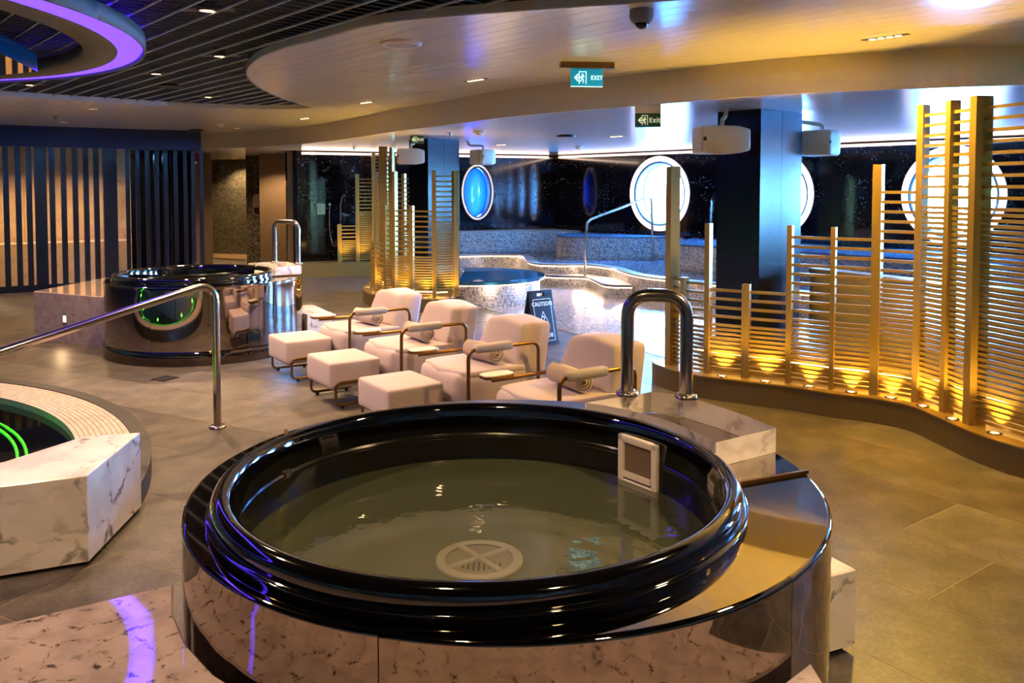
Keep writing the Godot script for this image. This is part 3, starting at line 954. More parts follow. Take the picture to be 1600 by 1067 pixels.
	slat_screen(s3, [[-2.28, 13.9, 2.03, 0.05, 0.06], [-2.16, 13.9, 2.45, 0.15, 0.05], [-2.005, 13.8, 2.43, 0.06, 0.06], [-1.792, 13.7, 1.99, 0.06, 0.06], [-1.621, 13.6, 1.99, 0.06, 0.06]], [1.95, 2.35, 1.9, 1.9], 0.19, M.gold)
	var i2 := 0
	for q in [Vector2(-2.26, 12.9), Vector2(-2.08, 12.3), Vector2(-1.6, 11.75), Vector2(-1.22, 11.62), Vector2(-0.85, 11.7)]:
		uplight(q, 0.19, "tiny uplight on the round curb, " + ["at its left end", "second from its left end", "in its middle", "second from its right end", "at its right end"][i2], "uplights on the round curb", 0.7)
		i2 += 1
	# screen on the curb beside the shower
	var c3 := thing("screen_curb", "straight golden plinth under the dark shower wall", "curb", V(-3.4, 16.3))
	prism_at("curb_body", PackedVector2Array([Vector2(-4.25, 16.05), Vector2(-2.2, 16.6), Vector2(-2.2, 17.3), Vector2(-4.25, 16.45)]), 0.0, 0.28, M.gold, c3)
	var s4 := thing("slat_screen", "short stepped golden slat screen beside the shower", "screen", V(-3.0, 16.7, 0.28))
	slat_screen(s4, [[-3.44, 16.45, 1.03, 0.08, 0.06], [-3.1, 16.55, 2.03, 0.07, 0.06], [-2.79, 16.65, 2.46, 0.07, 0.06], [-2.4, 16.78, 2.46, 0.07, 0.06]], [0.99, 1.93, 2.42], 0.28, M.gold)
	for i in 3:
		uplight(Vector2(-3.3 + i * 0.33, 16.32 + i * 0.1), 0.28, "tiny uplight on the plinth by the shower, " + ["left one", "middle one", "right one"][i], "uplights by the shower", 0.7)

func uplight(p: Vector2, y: float, label: String, group: String, e: float) -> void:
	var o := thing("uplight", label, "uplight", V(p.x, p.y, y), group)
	lathe_at("trim_ring", [Vector2(0.026, 0.0), Vector2(0.045, 0.0), Vector2(0.045, 0.006), Vector2(0.03, 0.010), Vector2(0.026, 0.006)].map(func(v): return v + Vector2(0, y)), p, M.steel, o, 20)
	lathe_at("lens", [Vector2(0.0, y + 0.006), Vector2(0.027, y + 0.005)], p, M.lamp, o, 20)
	var away := Vector2(p.x, p.y).normalized() * 0.1
	spot(V(p.x, p.y, y + 0.02), V(away.x, away.y, 1.0).normalized(), e, 44.0, GOLDEN, o, 0.04)

# ---------------------------------------------------------------- columns
func build_columns() -> void:
	column(Vector2(2.34, 7.8), 0.48, 0.76, 0.0, "dark blue metal column behind the long golden screen")
	column(Vector2(-1.27, 12.5), 0.5, 0.60, 0.19, "dark blue metal column inside the far golden screen")
	speaker(Vector2(1.93, 7.62), 2.19, 0.23, 0.125, 0.16, 0.1, "cream loudspeaker on the left of the near column", Vector2(2.0, 7.75))
	speaker(Vector2(3.19, 8.52), 2.21, 0.16, 0.13, 0.16, 0.75, "pale loudspeaker peeking out right of the near column", Vector2(2.9, 8.4))
	speaker(Vector2(-1.5, 12.3), 2.22, 0.2, 0.115, 0.16, 0.1, "cream loudspeaker on the left of the far column", Vector2(-1.45, 12.4))
	speaker(Vector2(-0.45, 13.05), 2.235, 0.16, 0.12, 0.16, 0.75, "pale loudspeaker peeking out right of the far column", Vector2(-0.7, 13.0))

func column(n: Vector2, a: float, b: float, foot: float, label: String) -> void:
	var c := n + HULL * (-a * 0.5) + Vector2(0.748, 0.663) * (b * 0.5)
	var o := thing("column", label, "column", V(c.x, c.y, foot))
	var ux := HULL; var vx := Vector2(0.748, 0.663)
	var poly := func(g: float) -> PackedVector2Array:
		return PackedVector2Array([c + ux * (a * 0.5 - g) - vx * (b * 0.5 - g), c + ux * (a * 0.5 - g) + vx * (b * 0.5 - g), c - ux * (a * 0.5 - g) + vx * (b * 0.5 - g), c - ux * (a * 0.5 - g) - vx * (b * 0.5 - g)])
	prism_at("core", poly.call(0.02), foot, 2.5, M.dark_metal, o)
	# metal cladding in panels with an open joint in the middle of the wide sides
	for s in [-1.0, 1.0]:
		for h in [-1.0, 1.0]:
			var m: Vector2 = c + ux * (s * (a * 0.5 - 0.008)) + vx * (h * b * 0.25)
			bar("cladding_panel", V(m.x, m.y, foot), V(m.x, m.y, 2.498), 0.016, b * 0.5 - 0.006, M.column, o, V(vx.x, vx.y))
		var e: Vector2 = c + vx * (s * (b * 0.5 - 0.008))
		bar("cladding_panel", V(e.x, e.y, foot), V(e.x, e.y, 2.498), 0.016, a - 0.006, M.column, o, V(ux.x, ux.y))

func speaker(p: Vector2, y: float, hx: float, hy: float, hz: float, turn: float, label: String, fix: Vector2) -> void:
	var o := thing("loudspeaker", label, "loudspeaker", V(p.x, p.y, y), "cream loudspeakers on the columns")
	var q := Basis(Vector3.UP, turn)
	var shape := func(v: Vector3) -> Vector3:
		# one end swells into a rounded back
		var k := clampf((v.x / hx - 0.25) / 0.75, 0.0, 1.0)
		return q * Vector3(v.x, v.y * (1.0 - 0.24 * k * k), v.z * (1.0 - 0.25 * k))
	rbox_at("cabinet", Vector3(hx, hy, hz), 0.025, V(p.x, p.y, y), M.cream, o, shape, 5)
	var g := q * Vector3(-hx - 0.003, 0, 0)
	var st := ST()
	rbox(st, Vector3(0.004, hy * 0.86, hz * 0.84), 0.003, V(p.x, p.y, y) + g, func(v: Vector3) -> Vector3: return q * v, 1)
	done(st, "grille", M.cream, o)
	var lg := q * Vector3(-hx * 0.93, 0.0, hz + 0.001)
	bar("badge", V(p.x, p.y, y - 0.012) + lg, V(p.x, p.y, y + 0.022) + lg, 0.028, 0.004, M.rubber, o, q * Vector3(0, 0, 1))
	tube_at("bracket", bent([V(p.x, p.y, y + hy * 0.8), V(p.x, p.y, y + hy + 0.06), V(lerpf(p.x, fix.x, 0.9), lerpf(p.y, fix.y, 0.9), 2.42), V(fix.x, fix.y, 2.5)], 0.04), 0.02, M.cream, o)

# ---------------------------------------------------------------- plunge tubs
func build_tubs() -> void:
	tub(Vector2(-0.016, 2.745), 0.0, "large black-rimmed plunge tub full of murky water in the foreground", true)
	tub(Vector2(-3.36, 9.05), deg_to_rad(5.0), "smaller-looking mirrored plunge tub farther back beside the lounge chairs", false)
	# steps and benches of white marble
	var steps := [[Vector2(-0.016, 2.745), 0.0, "near tub"], [Vector2(-3.36, 9.05), deg_to_rad(5.0), "far tub"]]
	for s in steps:
		var c: Vector2 = s[0]; var a: float = s[1]
		var near_one: bool = s[2] == "near tub"
		var R := func(x: float, d: float) -> Vector2: return c + Vector2(x, d).rotated(a)
		var rc: Vector2 = R.call(-0.087, -0.115)
		var poly := PackedVector2Array([R.call(0.316, 0.607), R.call(0.618, 0.79), R.call(0.726, 0.745), R.call(0.845, 0.562), R.call(0.93, 0.40), R.call(0.985, 0.25)])
		for k in 9:
			poly.append(rc + Vector2.from_angle(a + lerpf(0.235, 1.06, k / 8.0)) * 0.832)
		var o := thing("marble_block", "white marble block with a steel grab rail on the %s edge" % s[2], "step", V(poly[1].x, poly[1].y, 0.78), "marble blocks on the tub edges")
		block_at("stone", poly, 0.781, 0.87, 0.006, M.marble, o)
		var h := thing("grab_rail", "arched steel grab rail standing on the %s" % s[2] + "'s marble block", "handrail", V(c.x + 0.5, c.y + 0.7, 0.87), "grab rails of the tubs")
		var p: Vector2 = R.call(0.506, 0.735); var q: Vector2 = R.call(0.746, 0.685)
		if not near_one:
			p = Vector2(-2.80, 9.72); q = Vector2(-2.48, 9.55)
		var y := 1.30 if near_one else 1.36
		tube_at("arch", bent([V(p.x, p.y, 0.87), V(p.x, p.y, y), V(q.x, q.y, y), V(q.x, q.y, 0.87)], 0.1, 10), 0.028, M.steel, h, 16)
		for f in [p, q]:
			lathe_at("flange", [Vector2(0.028, 0.892), Vector2(0.04, 0.89), Vector2(0.047, 0.885), Vector2(0.048, 0.871)], f, M.steel, h, 24)
		var N: Vector2 = R.call(1.31, 0.30)
		var e1 := Vector2(-0.91, -0.41).rotated(a); var e2 := Vector2(-0.42, 0.91).rotated(a)
		var low := thing("marble_step", "low white marble step at the right foot of the %s" % s[2], "step", V(N.x, N.y), "low marble steps of the tubs")
		block_at("stone", PackedVector2Array([N, N + e2 * 0.72, N + e2 * 0.72 + e1 * 0.3, N + e1 * 0.28]), 0.03, 0.32, 0.006, M.marble, low)
		prism_at("plinth", PackedVector2Array([N + (e1 + e2) * 0.03, N + e2 * 0.69 + e1 * 0.03, N + e2 * 0.69 + e1 * 0.27, N + e1 * 0.25 + e2 * 0.03]), 0.0, 0.03, M.rubber, low)
	var b := thing("marble_bench", "pink-veined polished marble bench filling the lower left corner", "bench", V(-1.2, 1.6))
	var poly2 := PackedVector2Array([Vector2(-2.2, 1.72)])
	for k in 13:
		poly2.append(Vector2(-0.016, 2.745) + Vector2.from_angle(lerpf(PI + 0.30, TAU - 0.751, k / 12.0)) * 1.05)
	poly2.append_array(PackedVector2Array([Vector2(0.755, 0.95), Vector2(-1.9, 0.75)]))
	block_at("stone", poly2, 0.0, 0.56, 0.006, M.marble_pink, b)
	var b2 := thing("marble_bench", "lilac-lit marble bench with a step light left of the far tub", "bench", V(-5.0, 10.0))
	block_at("stone", PackedVector2Array([Vector2(-5.53, 9.5), Vector2(-4.43, 8.98), Vector2(-4.41, 9.4), Vector2(-4.35, 9.8), Vector2(-4.1, 10.1), Vector2(-4.2, 10.8), Vector2(-5.42, 10.96)]), 0.0, 0.56, 0.006, M.marble_pink, b2)
	var sl := thing("step_light", "small recessed light glowing in the lilac bench front", "light", V(-5.06, 9.27, 0.28))
	var n2 := Vector2(-0.427, -0.904)
	var tt := Vector2(0.904, -0.427)
	var m := Vector2(-5.05, 9.273)
	bar("frame", V(m.x - tt.x * 0.035, m.y - tt.y * 0.035, 0.29), V(m.x + tt.x * 0.035, m.y + tt.y * 0.035, 0.29), 0.012, 0.13, M.frame_grey, sl)
	var mm := m + n2 * 0.006
	bar("lens", V(mm.x - tt.x * 0.022, mm.y - tt.y * 0.022, 0.275), V(mm.x + tt.x * 0.022, mm.y + tt.y * 0.022, 0.275), 0.006, 0.07, M.led_warm, sl)
	spot(V(mm.x + n2.x * 0.03, mm.y + n2.y * 0.03, 0.28), V(n2.x, n2.y, -0.7).normalized(), 0.05, 70.0, WARM, sl)

func tub(c: Vector2, a: float, label: String, detail: bool) -> void:
	var rc := c + Vector2(-0.087, -0.115).rotated(a)
	var o := thing("plunge_tub", label, "plunge tub", V(c.x, c.y), "plunge tubs")
	lathe_at("plinth", [Vector2(1.045, 0.0), Vector2(1.045, 0.06), Vector2(1.045, 0.128), Vector2(1.044, 0.13), Vector2(1.02, 0.14)], c, M.mirror_dark, o, 96)
	for k in 6:
		var st := ST()
		lathe(st, [Vector2(1.02, 0.13), Vector2(1.021, 0.30), Vector2(1.022, 0.74), Vector2(1.0225, 0.768), Vector2(1.023, 0.771), Vector2(1.018, 0.778), Vector2(1.008, 0.78)], c, 20, a + 0.25 + k * TAU / 6 + 0.0015, a + 0.25 + (k + 1) * TAU / 6 - 0.0015)
		done(st, "side_panel", M.mirror_side, o)
	lathe_at("core", [Vector2(1.0, 0.02), Vector2(1.0, 0.76)], c, M.rubber, o, 64)
	# mirror-bright deck between rim and edge, in two sheets
	var seams := [0.03, 2.62]
	for k in 2:
		var st := ST()
		flat(st)
		var s0: float = a + seams[k] + 0.002; var s1: float = a + (seams[1 - k] + (TAU if k == 1 else 0.0)) - 0.002
		for j in 48:
			var u := Vector2.from_angle(lerpf(s0, s1, j / 48.0)); var v := Vector2.from_angle(lerpf(s0, s1, (j + 1) / 48.0))
			var pi := rc + u * 0.79; var qi := rc + v * 0.79; var po := c + u * 1.01; var qo := c + v * 1.01
			quad(st, V(pi.x, pi.y, 0.78), V(po.x, po.y, 0.78), V(qo.x, qo.y, 0.78), V(qi.x, qi.y, 0.78))
		done(st, "deck_sheet", M.mirror, o)
		var u := Vector2.from_angle(a + seams[k])
		var p := rc + u * 0.83; var q := c + u * 1.024
		bar("joint_strip", V(p.x, p.y, 0.785), V(q.x, q.y, 0.785), 0.012, 0.012, M.bronze, o)
	# thick rolled rim
	lathe_at("rim", [Vector2(0.752, 0.74), Vector2(0.757, 0.80), Vector2(0.762, 0.835), Vector2(0.768, 0.847), Vector2(0.778, 0.853), Vector2(0.79, 0.855), Vector2(0.803, 0.852), Vector2(0.814, 0.844), Vector2(0.820, 0.834), Vector2(0.822, 0.826), Vector2(0.822, 0.815), Vector2(0.822, 0.8075), Vector2(0.8218, 0.805), Vector2(0.8195, 0.804), Vector2(0.819, 0.8025), Vector2(0.819, 0.7995), Vector2(0.8195, 0.7985), Vector2(0.831, 0.798), Vector2(0.8335, 0.797), Vector2(0.834, 0.794), Vector2(0.834, 0.787), Vector2(0.834, 0.779)], rc, M.black, o, 128)
	lathe_at("basin_wall", [Vector2(0.752, 0.742), Vector2(0.7515, 0.735), Vector2(0.747, 0.733), Vector2(0.746, 0.729), Vector2(0.747, 0.725), Vector2(0.751, 0.723), Vector2(0.7505, 0.715), Vector2(0.748, 0.66), Vector2(0.742, 0.55), Vector2(0.72, 0.50), Vector2(0.70, 0.44)], rc, M.basin, o, 96)
	lathe_at("basin_floor", [Vector2(0.70, 0.44), Vector2(0.66, 0.425), Vector2(0.655, 0.40), Vector2(0.60, 0.385), Vector2(0.0, 0.38)], rc, M.basin_floor, o, 96)
	lathe_at("water", [Vector2(0.0, 0.63), Vector2(0.746, 0.63)], rc, M.tub_water, o, 96)
	# skimmer box on the inner wall
	var ang := a + 0.66
	var n := -Vector2.from_angle(ang); var t := Vector2(n.y, -n.x)
	var w := rc + Vector2.from_angle(ang) * 0.735
	var sk := ST()
	for f in [[-0.085, 0.0, 0.03, 0.2], [0.085, 0.0, 0.03, 0.2], [0.0, 0.085, 0.2, 0.03], [0.0, -0.085, 0.2, 0.03]]:
		var m: Vector2 = w + t * f[0]
		var q := Basis(V(t.x, t.y), Vector3.UP, V(n.x, n.y))
		rbox(sk, Vector3(f[2] * 0.5 if f[2] < 0.1 else 0.1, f[3] * 0.5 if f[3] < 0.1 else 0.1, 0.012), 0.008, V(m.x, m.y, 0.705 + f[1]), func(p: Vector3) -> Vector3: return q * p, 1)
	var skim := done(sk, "skimmer_frame", M.white_plastic, o)
	skim.set_meta("label", "white square skimmer opening")
	var wi := w + n * -0.004
	bar("skimmer_throat", V(wi.x - t.x * 0.08, wi.y - t.y * 0.08, 0.71), V(wi.x + t.x * 0.08, wi.y + t.y * 0.08, 0.71), 0.008, 0.15, M.tan_panel, o)
	var wf := w + n * 0.006
	bar("skimmer_flap", V(wf.x - t.x * 0.07, wf.y - t.y * 0.07, 0.655), V(wf.x + t.x * 0.07, wf.y + t.y * 0.07, 0.655), 0.012, 0.02, M.white_plastic, o)
	if detail:
		var jw := rc + Vector2.from_angle(2.77) * 0.752; var jn := rc + Vector2.from_angle(2.77) * 0.742
		tube_at("jet", [V(jw.x, jw.y, 0.735), V(jn.x, jn.y, 0.735)], 0.016, M.steel, o, 14)
		# drain cover lying on the floor of the tub
		var dc := c + Vector2(-0.104, 0.225)
		var g := lathe_at("drain_ring", [Vector2(0.125, 0.382), Vector2(0.16, 0.382), Vector2(0.16, 0.395), Vector2(0.15, 0.398), Vector2(0.13, 0.398), Vector2(0.125, 0.394)], dc, M.white_plastic, o, 40)
		g.set_meta("label", "white round drain cover")
		lathe_at("drain_plate", [Vector2(0.0, 0.389), Vector2(0.127, 0.388)], dc, M.pad, o, 40)
		for k in 2:
			var u := Vector2.from_angle(0.65 + k * PI * 0.5) * 0.13
			bar("drain_rib", V(dc.x - u.x, dc.y - u.y, 0.395), V(dc.x + u.x, dc.y + u.y, 0.395), 0.022, 0.012, M.white_plastic, o)
		for k in 9:
			var x := -0.075 + k * 0.019
			bar("drain_slot", V(dc.x + x, dc.y - 0.09 + absf(x) * 0.5, 0.391), V(dc.x + x, dc.y - 0.03, 0.391), 0.006, 0.006, M.slate, o)

# ---------------------------------------------------------------- round whirlpool at the left
func build_left_pool() -> void:
	var p := thing("whirlpool", "big round pool with pale tiled margin and dark water at left", "pool", V(-5.6, 3.4))
	var pc := Vector2(-5.457, 3.659)
	ring_prism("stone_rim", pc, 3.51, pc, 3.41, 0.0, 0.125, M.slate, p)
	ring_prism("tiled_margin", pc, 3.41, pc, 3.09, 0.0, 0.118, M.mosaic_pale, p)
	# channels between the rows of the margin
	for k in 9:
		var f := (k + 1) / 10.0
		var r := lerpf(3.41, 3.09, f)
		ring_prism("margin_groove", pc, r, pc, r - 0.005, 0.10, 0.119, M.taupe, p)
	prism_at("water", circle(pc, 3.1, 60, 0.0, 3.15), 0.0, 0.07, M.dark_water, p, true)
	var gl := ST()
	for gr in [2.825, 2.775]:
		lathe(gl, [Vector2(gr - 0.018, 0.071), Vector2(gr, 0.071), Vector2(gr, 0.076), Vector2(gr - 0.018, 0.076), Vector2(gr - 0.018, 0.071)], pc, 60, 0.1, 3.0)
	done(gl, "green_light_ring", M.green, p)
	for k in 5:
		var q := pc + Vector2.from_angle(0.3 + k * 0.5) * 2.7
		omni(V(q.x, q.y, 0.12), 0.015, Color(0.25, 1.0, 0.12), p, 0.012)
	var b := thing("marble_bench", "white marble bench with bold grey veins at the left pool's edge", "bench", V(-2.3, 3.9))
	block_at("stone", PackedVector2Array([Vector2(-1.965, 3.76), Vector2(-2.02, 4.43), Vector2(-2.29, 4.36), Vector2(-2.46, 3.96), Vector2(-2.7, 3.66), Vector2(-9.5, 3.1), Vector2(-9.5, 2.55), Vector2(-2.3, 3.61)]), 0.02, 0.425, 0.005, M.marble, b)
	var h := thing("handrail", "long brushed steel handrail sloping down into the left pool", "handrail", V(-2.154, 5.97))
	var a := V(-2.154, 5.97, 0.0)
	tube_at("rail", bent([a, V(-2.154, 5.97, 1.07), V(-4.234, 4.41, 0.39), V(-4.26, 4.39, 0.05)], 0.16, 10), 0.027, M.steel, h, 16)
	lathe_at("flange", [Vector2(0.027, 0.022), Vector2(0.05, 0.02), Vector2(0.062, 0.012), Vector2(0.062, 0.0)], Vector2(-2.154, 5.97), M.steel, h, 24)
	# light ring in the ceiling above it
	var r := thing("ceiling_ring", "violet glowing ring light under the black ceiling", "ring light", V(-5.186, 4.687, 2.7))
	var c := Vector2(-5.186, 4.687)
	lathe_at("soffit", [Vector2(2.68, 2.70), Vector2(2.47, 2.70), Vector2(2.46, 2.72), Vector2(2.46, 2.80), Vector2(2.70, 2.80)], c, M.taupe, r, 120)
	lathe_at("light_band", [Vector2(2.68, 2.70), Vector2(2.70, 2.715), Vector2(2.83, 2.715), Vector2(2.845, 2.74), Vector2(2.845, 2.79)], c, M.purple, r, 120)
	lathe_at("outer_edge", [Vector2(2.845, 2.80), Vector2(2.86, 2.80), Vector2(2.86, 2.70), Vector2(2.846, 2.70), Vector2(2.845, 2.74)], c, M.taupe, r, 120)
	for k in 16:
		var q := c + Vector2.from_angle(TAU * k / 16.0) * 2.765
		var l := AreaLight3D.new()
		l.name = "band_light"
		l.area_size = Vector2(1.05, 0.12)
		l.light_energy = 0.09
		l.light_color = Color(0.36, 0.22, 1.0)
		l.area_range = 30.0
		l.shadow_enabled = true
		r.add_child(l, true)
		var t := Vector2.from_angle(TAU * k / 16.0 + PI * 0.5)
		l.transform = Transform3D(Basis(V(t.x, t.y), V(-t.y, t.x), Vector3.UP), V(q.x, q.y, 2.698) - org)
	# mirrored panel hanging inside the ring
	var mp := thing("ceiling_panel", "hanging mirror panel with a teal edge inside the violet ring", "panel", V(-4.0, 5.0, 2.6))
	var poly := PackedVector2Array([Vector2(-3.44, 6.03), Vector2(-2.95, 4.3), Vector2(-5.0, 4.0), Vector2(-6.0, 5.6), Vector2(-5.0, 6.8)])
	prism_at("edge", poly, 2.60, 2.72, M.blue_acrylic, mp)
	prism_at("mirror_face", poly, 2.595, 2.5995, M.mirror, mp)

func ring_prism(called: String, c0: Vector2, r0: float, c1: Vector2, r1: float, y0: float, y1: float, m: Material, parent: Node) -> void:
	var st := ST()
	var N := 90
	for k in N:
		var u := Vector2.from_angle(lerpf(0.225, 3.2, float(k) / N)); var v := Vector2.from_angle(lerpf(0.225, 3.2, (k + 1.0) / N))
		var a := c0 + u * r0; var b := c0 + v * r0; var e := c1 + v * r1; var f := c1 + u * r1
		flat(st)
		quad(st, V(a.x, a.y, y1), V(b.x, b.y, y1), V(e.x, e.y, y1), V(f.x, f.y, y1))
		soft(st)
		quad(st, V(a.x, a.y, y0), V(b.x, b.y, y0), V(b.x, b.y, y1), V(a.x, a.y, y1))
		quad(st, V(f.x, f.y, y0), V(e.x, e.y, y0), V(e.x, e.y, y1), V(f.x, f.y, y1))
	done(st, called, m, parent)

# ---------------------------------------------------------------- lounge chairs
func local_thing(called: String, label: String, category: String, at: Vector3, turn: float, group: String) -> Node3D:
	var o := thing(called, label, category, at, group)
	o.rotation.y = turn
	org = Vector3.ZERO
	return o

func copy_of(o: Node3D, label: String, at: Vector3, turn: float) -> Node3D:
	var c: Node3D = o.duplicate()
	c.name = numbered(String(o.name))
	add_child(c)
	c.position = at
	c.rotation.y = turn
	c.set_meta("label", label)
	return c

func build_seating() -> void:
	var turn := deg_to_rad(-55.5)
	var at := [Vector2(-1.507, 7.876), Vector2(-0.922, 7.021), Vector2(-0.337, 6.166), Vector2(0.253, 5.311)]
	var chairs := ["cream lounge chair farthest from the camera, beside the far tub", "cream lounge chair second from the far tub, yellow-lit", "cream lounge chair in front of the caution sign, third from the far tub", "cream lounge chair nearest the camera, behind the near tub's grab rail"]
	var c := local_thing("lounge_chair", chairs[0], "chair", V(at[0].x, at[0].y), turn, "cream lounge chairs in a row")
	# the seat: a deep block, rounder at the front
	rbox_at("seat", Vector3(0.325, 0.145, 0.305), 0.06, Vector3(0, 0.275, -0.04), M.fabric, c, func(p: Vector3) -> Vector3:
		var k := clampf((p.z - 0.06) / 0.25, 0.0, 1.0)
		var low := clampf(-p.y / 0.145, 0.0, 1.0)
		return Vector3(p.x * (1.0 - 0.16 * k * k), p.y + 0.012 * k, p.z - 0.05 * low * k), 5)
	rbox_at("seat_cushion", Vector3(0.315, 0.028, 0.29), 0.026, Vector3(0, 0.415, -0.035), M.fabric, c, func(p: Vector3) -> Vector3:
		var k := clampf((p.z - 0.1) / 0.24, 0.0, 1.0)
		return Vector3(p.x * (1.0 - 0.2 * k * k), p.y, p.z - absf(p.x) * 0.15 * k), 5)
	# the back: a thick wedge leaning away, narrower at the top
	rbox_at("backrest", Vector3(0.33, 0.335, 0.13), 0.04, Vector3(0, 0.425, -0.33), M.fabric, c, func(p: Vector3) -> Vector3:
		var k := (p.y + 0.345) / 0.69
		var lean := k * 0.20
		var thin := 1.0 + 0.25 * (1.0 - k) if p.z < 0 else 1.0
		var lean_in := 0.32 * k * k * (1.0 if p.z > 0 else 0.55)
		return Vector3(p.x * (1.0 - lean_in), p.y - absf(p.x) * 0.10 * k * k, p.z * thin - lean + 0.06), 6)
	# near arm: bent tube with a padded sleeve; far arm: low rail with a small table
	tube_at("arm_frame", bent([Vector3(0.36, 0.02, 0.21), Vector3(0.36, 0.61, 0.21), Vector3(0.36, 0.61, -0.40), Vector3(0.36, 0.02, -0.40)], 0.07), 0.014, M.bronze, c, 10)
	tube_at("floor_bar", [Vector3(0.36, 0.014, 0.24), Vector3(0.36, 0.014, -0.43)], 0.014, M.bronze, c, 8)
	rbox_at("arm_pad", Vector3(0.038, 0.032, 0.16), 0.028, Vector3(0.36, 0.615, 0.0), M.pad, c, null, 2)
	tube_at("table_rail", bent([Vector3(-0.36, 0.462, 0.22), Vector3(-0.36, 0.462, -0.40), Vector3(-0.36, 0.02, -0.40)], 0.06), 0.014, M.bronze, c, 10)
	var tt := rbox_at("side_table", Vector3(0.07, 0.011, 0.12), 0.009, Vector3(-0.38, 0.485, 0.17), M.bronze, c, func(p: Vector3) -> Vector3:
		var k := clampf((absf(p.z) - 0.05) / 0.07, 0.0, 1.0)
		return Vector3(p.x * sqrt(maxf(1.0 - k * k * 0.75, 0.0)), p.y, p.z), 5)
	rbox_at("table_top", Vector3(0.066, 0.004, 0.116), 0.0035, Vector3(-0.38, 0.498, 0.17), M.white_plastic, tt, func(p: Vector3) -> Vector3:
		var k := clampf((absf(p.z) - 0.05) / 0.07, 0.0, 1.0)
		return Vector3(p.x * sqrt(maxf(1.0 - k * k * 0.75, 0.0)), p.y, p.z), 5)
	for s in [Vector3(0.28, 0, 0.28), Vector3(-0.28, 0, 0.28), Vector3(0.28, 0, -0.3), Vector3(-0.28, 0, -0.3)]:
		tube_at("foot", [s + Vector3(0, 0.0, 0), s + Vector3(0, 0.14, 0)], 0.018, M.dark_metal, c, 10)
	for i in range(1, 4):
		copy_of(c, chairs[i], V(at[i].x, at[i].y), turn)
	# ottomans
	var oc := [Vector2(-1.993, 7.706), Vector2(-1.400, 6.786), Vector2(-0.810, 5.919)]
	var ol := ["cream ottoman farthest left, nearest the far tub", "cream ottoman in the middle of the three, bronze skids showing", "cream ottoman just above the near tub's rim"]
	var o := local_thing("ottoman", ol[0], "ottoman", V(oc[0].x, oc[0].y), turn, "cream ottomans before the chairs")
	rbox_at("cushion", Vector3(0.255, 0.105, 0.22), 0.022, Vector3(0, 0.262, 0), M.fabric, o, null, 3)
	for s in [-1.0, 1.0]:
		tube_at("skid", bent([Vector3(s * 0.268, 0.205, -0.20), Vector3(s * 0.268, 0.205, 0.175), Vector3(s * 0.268, 0.028, 0.175), Vector3(s * 0.268, 0.028, -0.20), Vector3(s * 0.268, 0.2, -0.205)], 0.05), 0.012, M.bronze, o, 10)
		for z in [-0.14, 0.12]:
			tube_at("glide", [Vector3(s * 0.268, 0.0, z), Vector3(s * 0.268, 0.02, z)], 0.014, M.dark_metal, o, 8)
	bar("cross_bar", Vector3(-0.268, 0.15, 0.175), Vector3(0.268, 0.15, 0.175), 0.018, 0.014, M.bronze, o)
	bar("cross_bar", Vector3(-0.268, 0.15, -0.17), Vector3(0.268, 0.15, -0.17), 0.018, 0.014, M.bronze, o)
	for i in range(1, 3):
		copy_of(o, ol[i], V(oc[i].x, oc[i].y), turn)
	# rolled towels, one on every seat
	var tl := ["rolled white towel on the chair farthest from the camera", "rolled white towel on the yellow-lit second chair", "rolled white towel on the chair by the caution sign", "rolled white towel on the chair nearest the camera"]
	var fw := Vector2(-0.824, -0.567)
	for i in 4:
		var p: Vector2 = at[i] + fw * -0.115 + Vector2(0.567, -0.824) * 0.05
		var tw := local_thing("towel", tl[i], "towel", V(p.x, p.y, 0.444), turn + [0.12, -0.05, 0.06, -0.1][i], "rolled towels on the chairs")
		var st := ST()
		# a rolled sheet: spiral section swept along the roll
		soft(st)
		var prof := []
		for k in 73:
			var a := k / 72.0 * TAU * 3.2
			var r := 0.018 + 0.062 * k / 72.0
			prof.append(Vector2(cos(a), sin(a) * 0.92) * r)
		for k in 72:
			for s in [-1.0, 1.0]:
				var q0: Vector2 = prof[k]; var q1: Vector2 = prof[k + 1]
				var g := 0.012
				var a0 := Vector3(s * 0.17, 0.078 + q0.y, q0.x); var a1 := Vector3(s * 0.17, 0.078 + q1.y, q1.x)
				var b0 := Vector3(s * 0.17, 0.078 + q0.y * (1 - g / q0.length()), q0.x * (1 - g / q0.length())); var b1 := Vector3(s * 0.17, 0.078 + q1.y * (1 - g / q1.length()), q1.x * (1 - g / q1.length()))
				quad(st, a0, a1, b1, b0)
			var q0: Vector2 = prof[k]; var q1: Vector2 = prof[k + 1]
			quad(st, Vector3(-0.17, 0.078 + q0.y, q0.x), Vector3(-0.17, 0.078 + q1.y, q1.x), Vector3(0.17, 0.078 + q1.y, q1.x), Vector3(0.17, 0.078 + q0.y, q0.x))
		rbox(st, Vector3(0.158, 0.064, 0.064), 0.06, Vector3(0, 0.078, 0), null, 1)
		done(st, "roll", M.towel, tw)

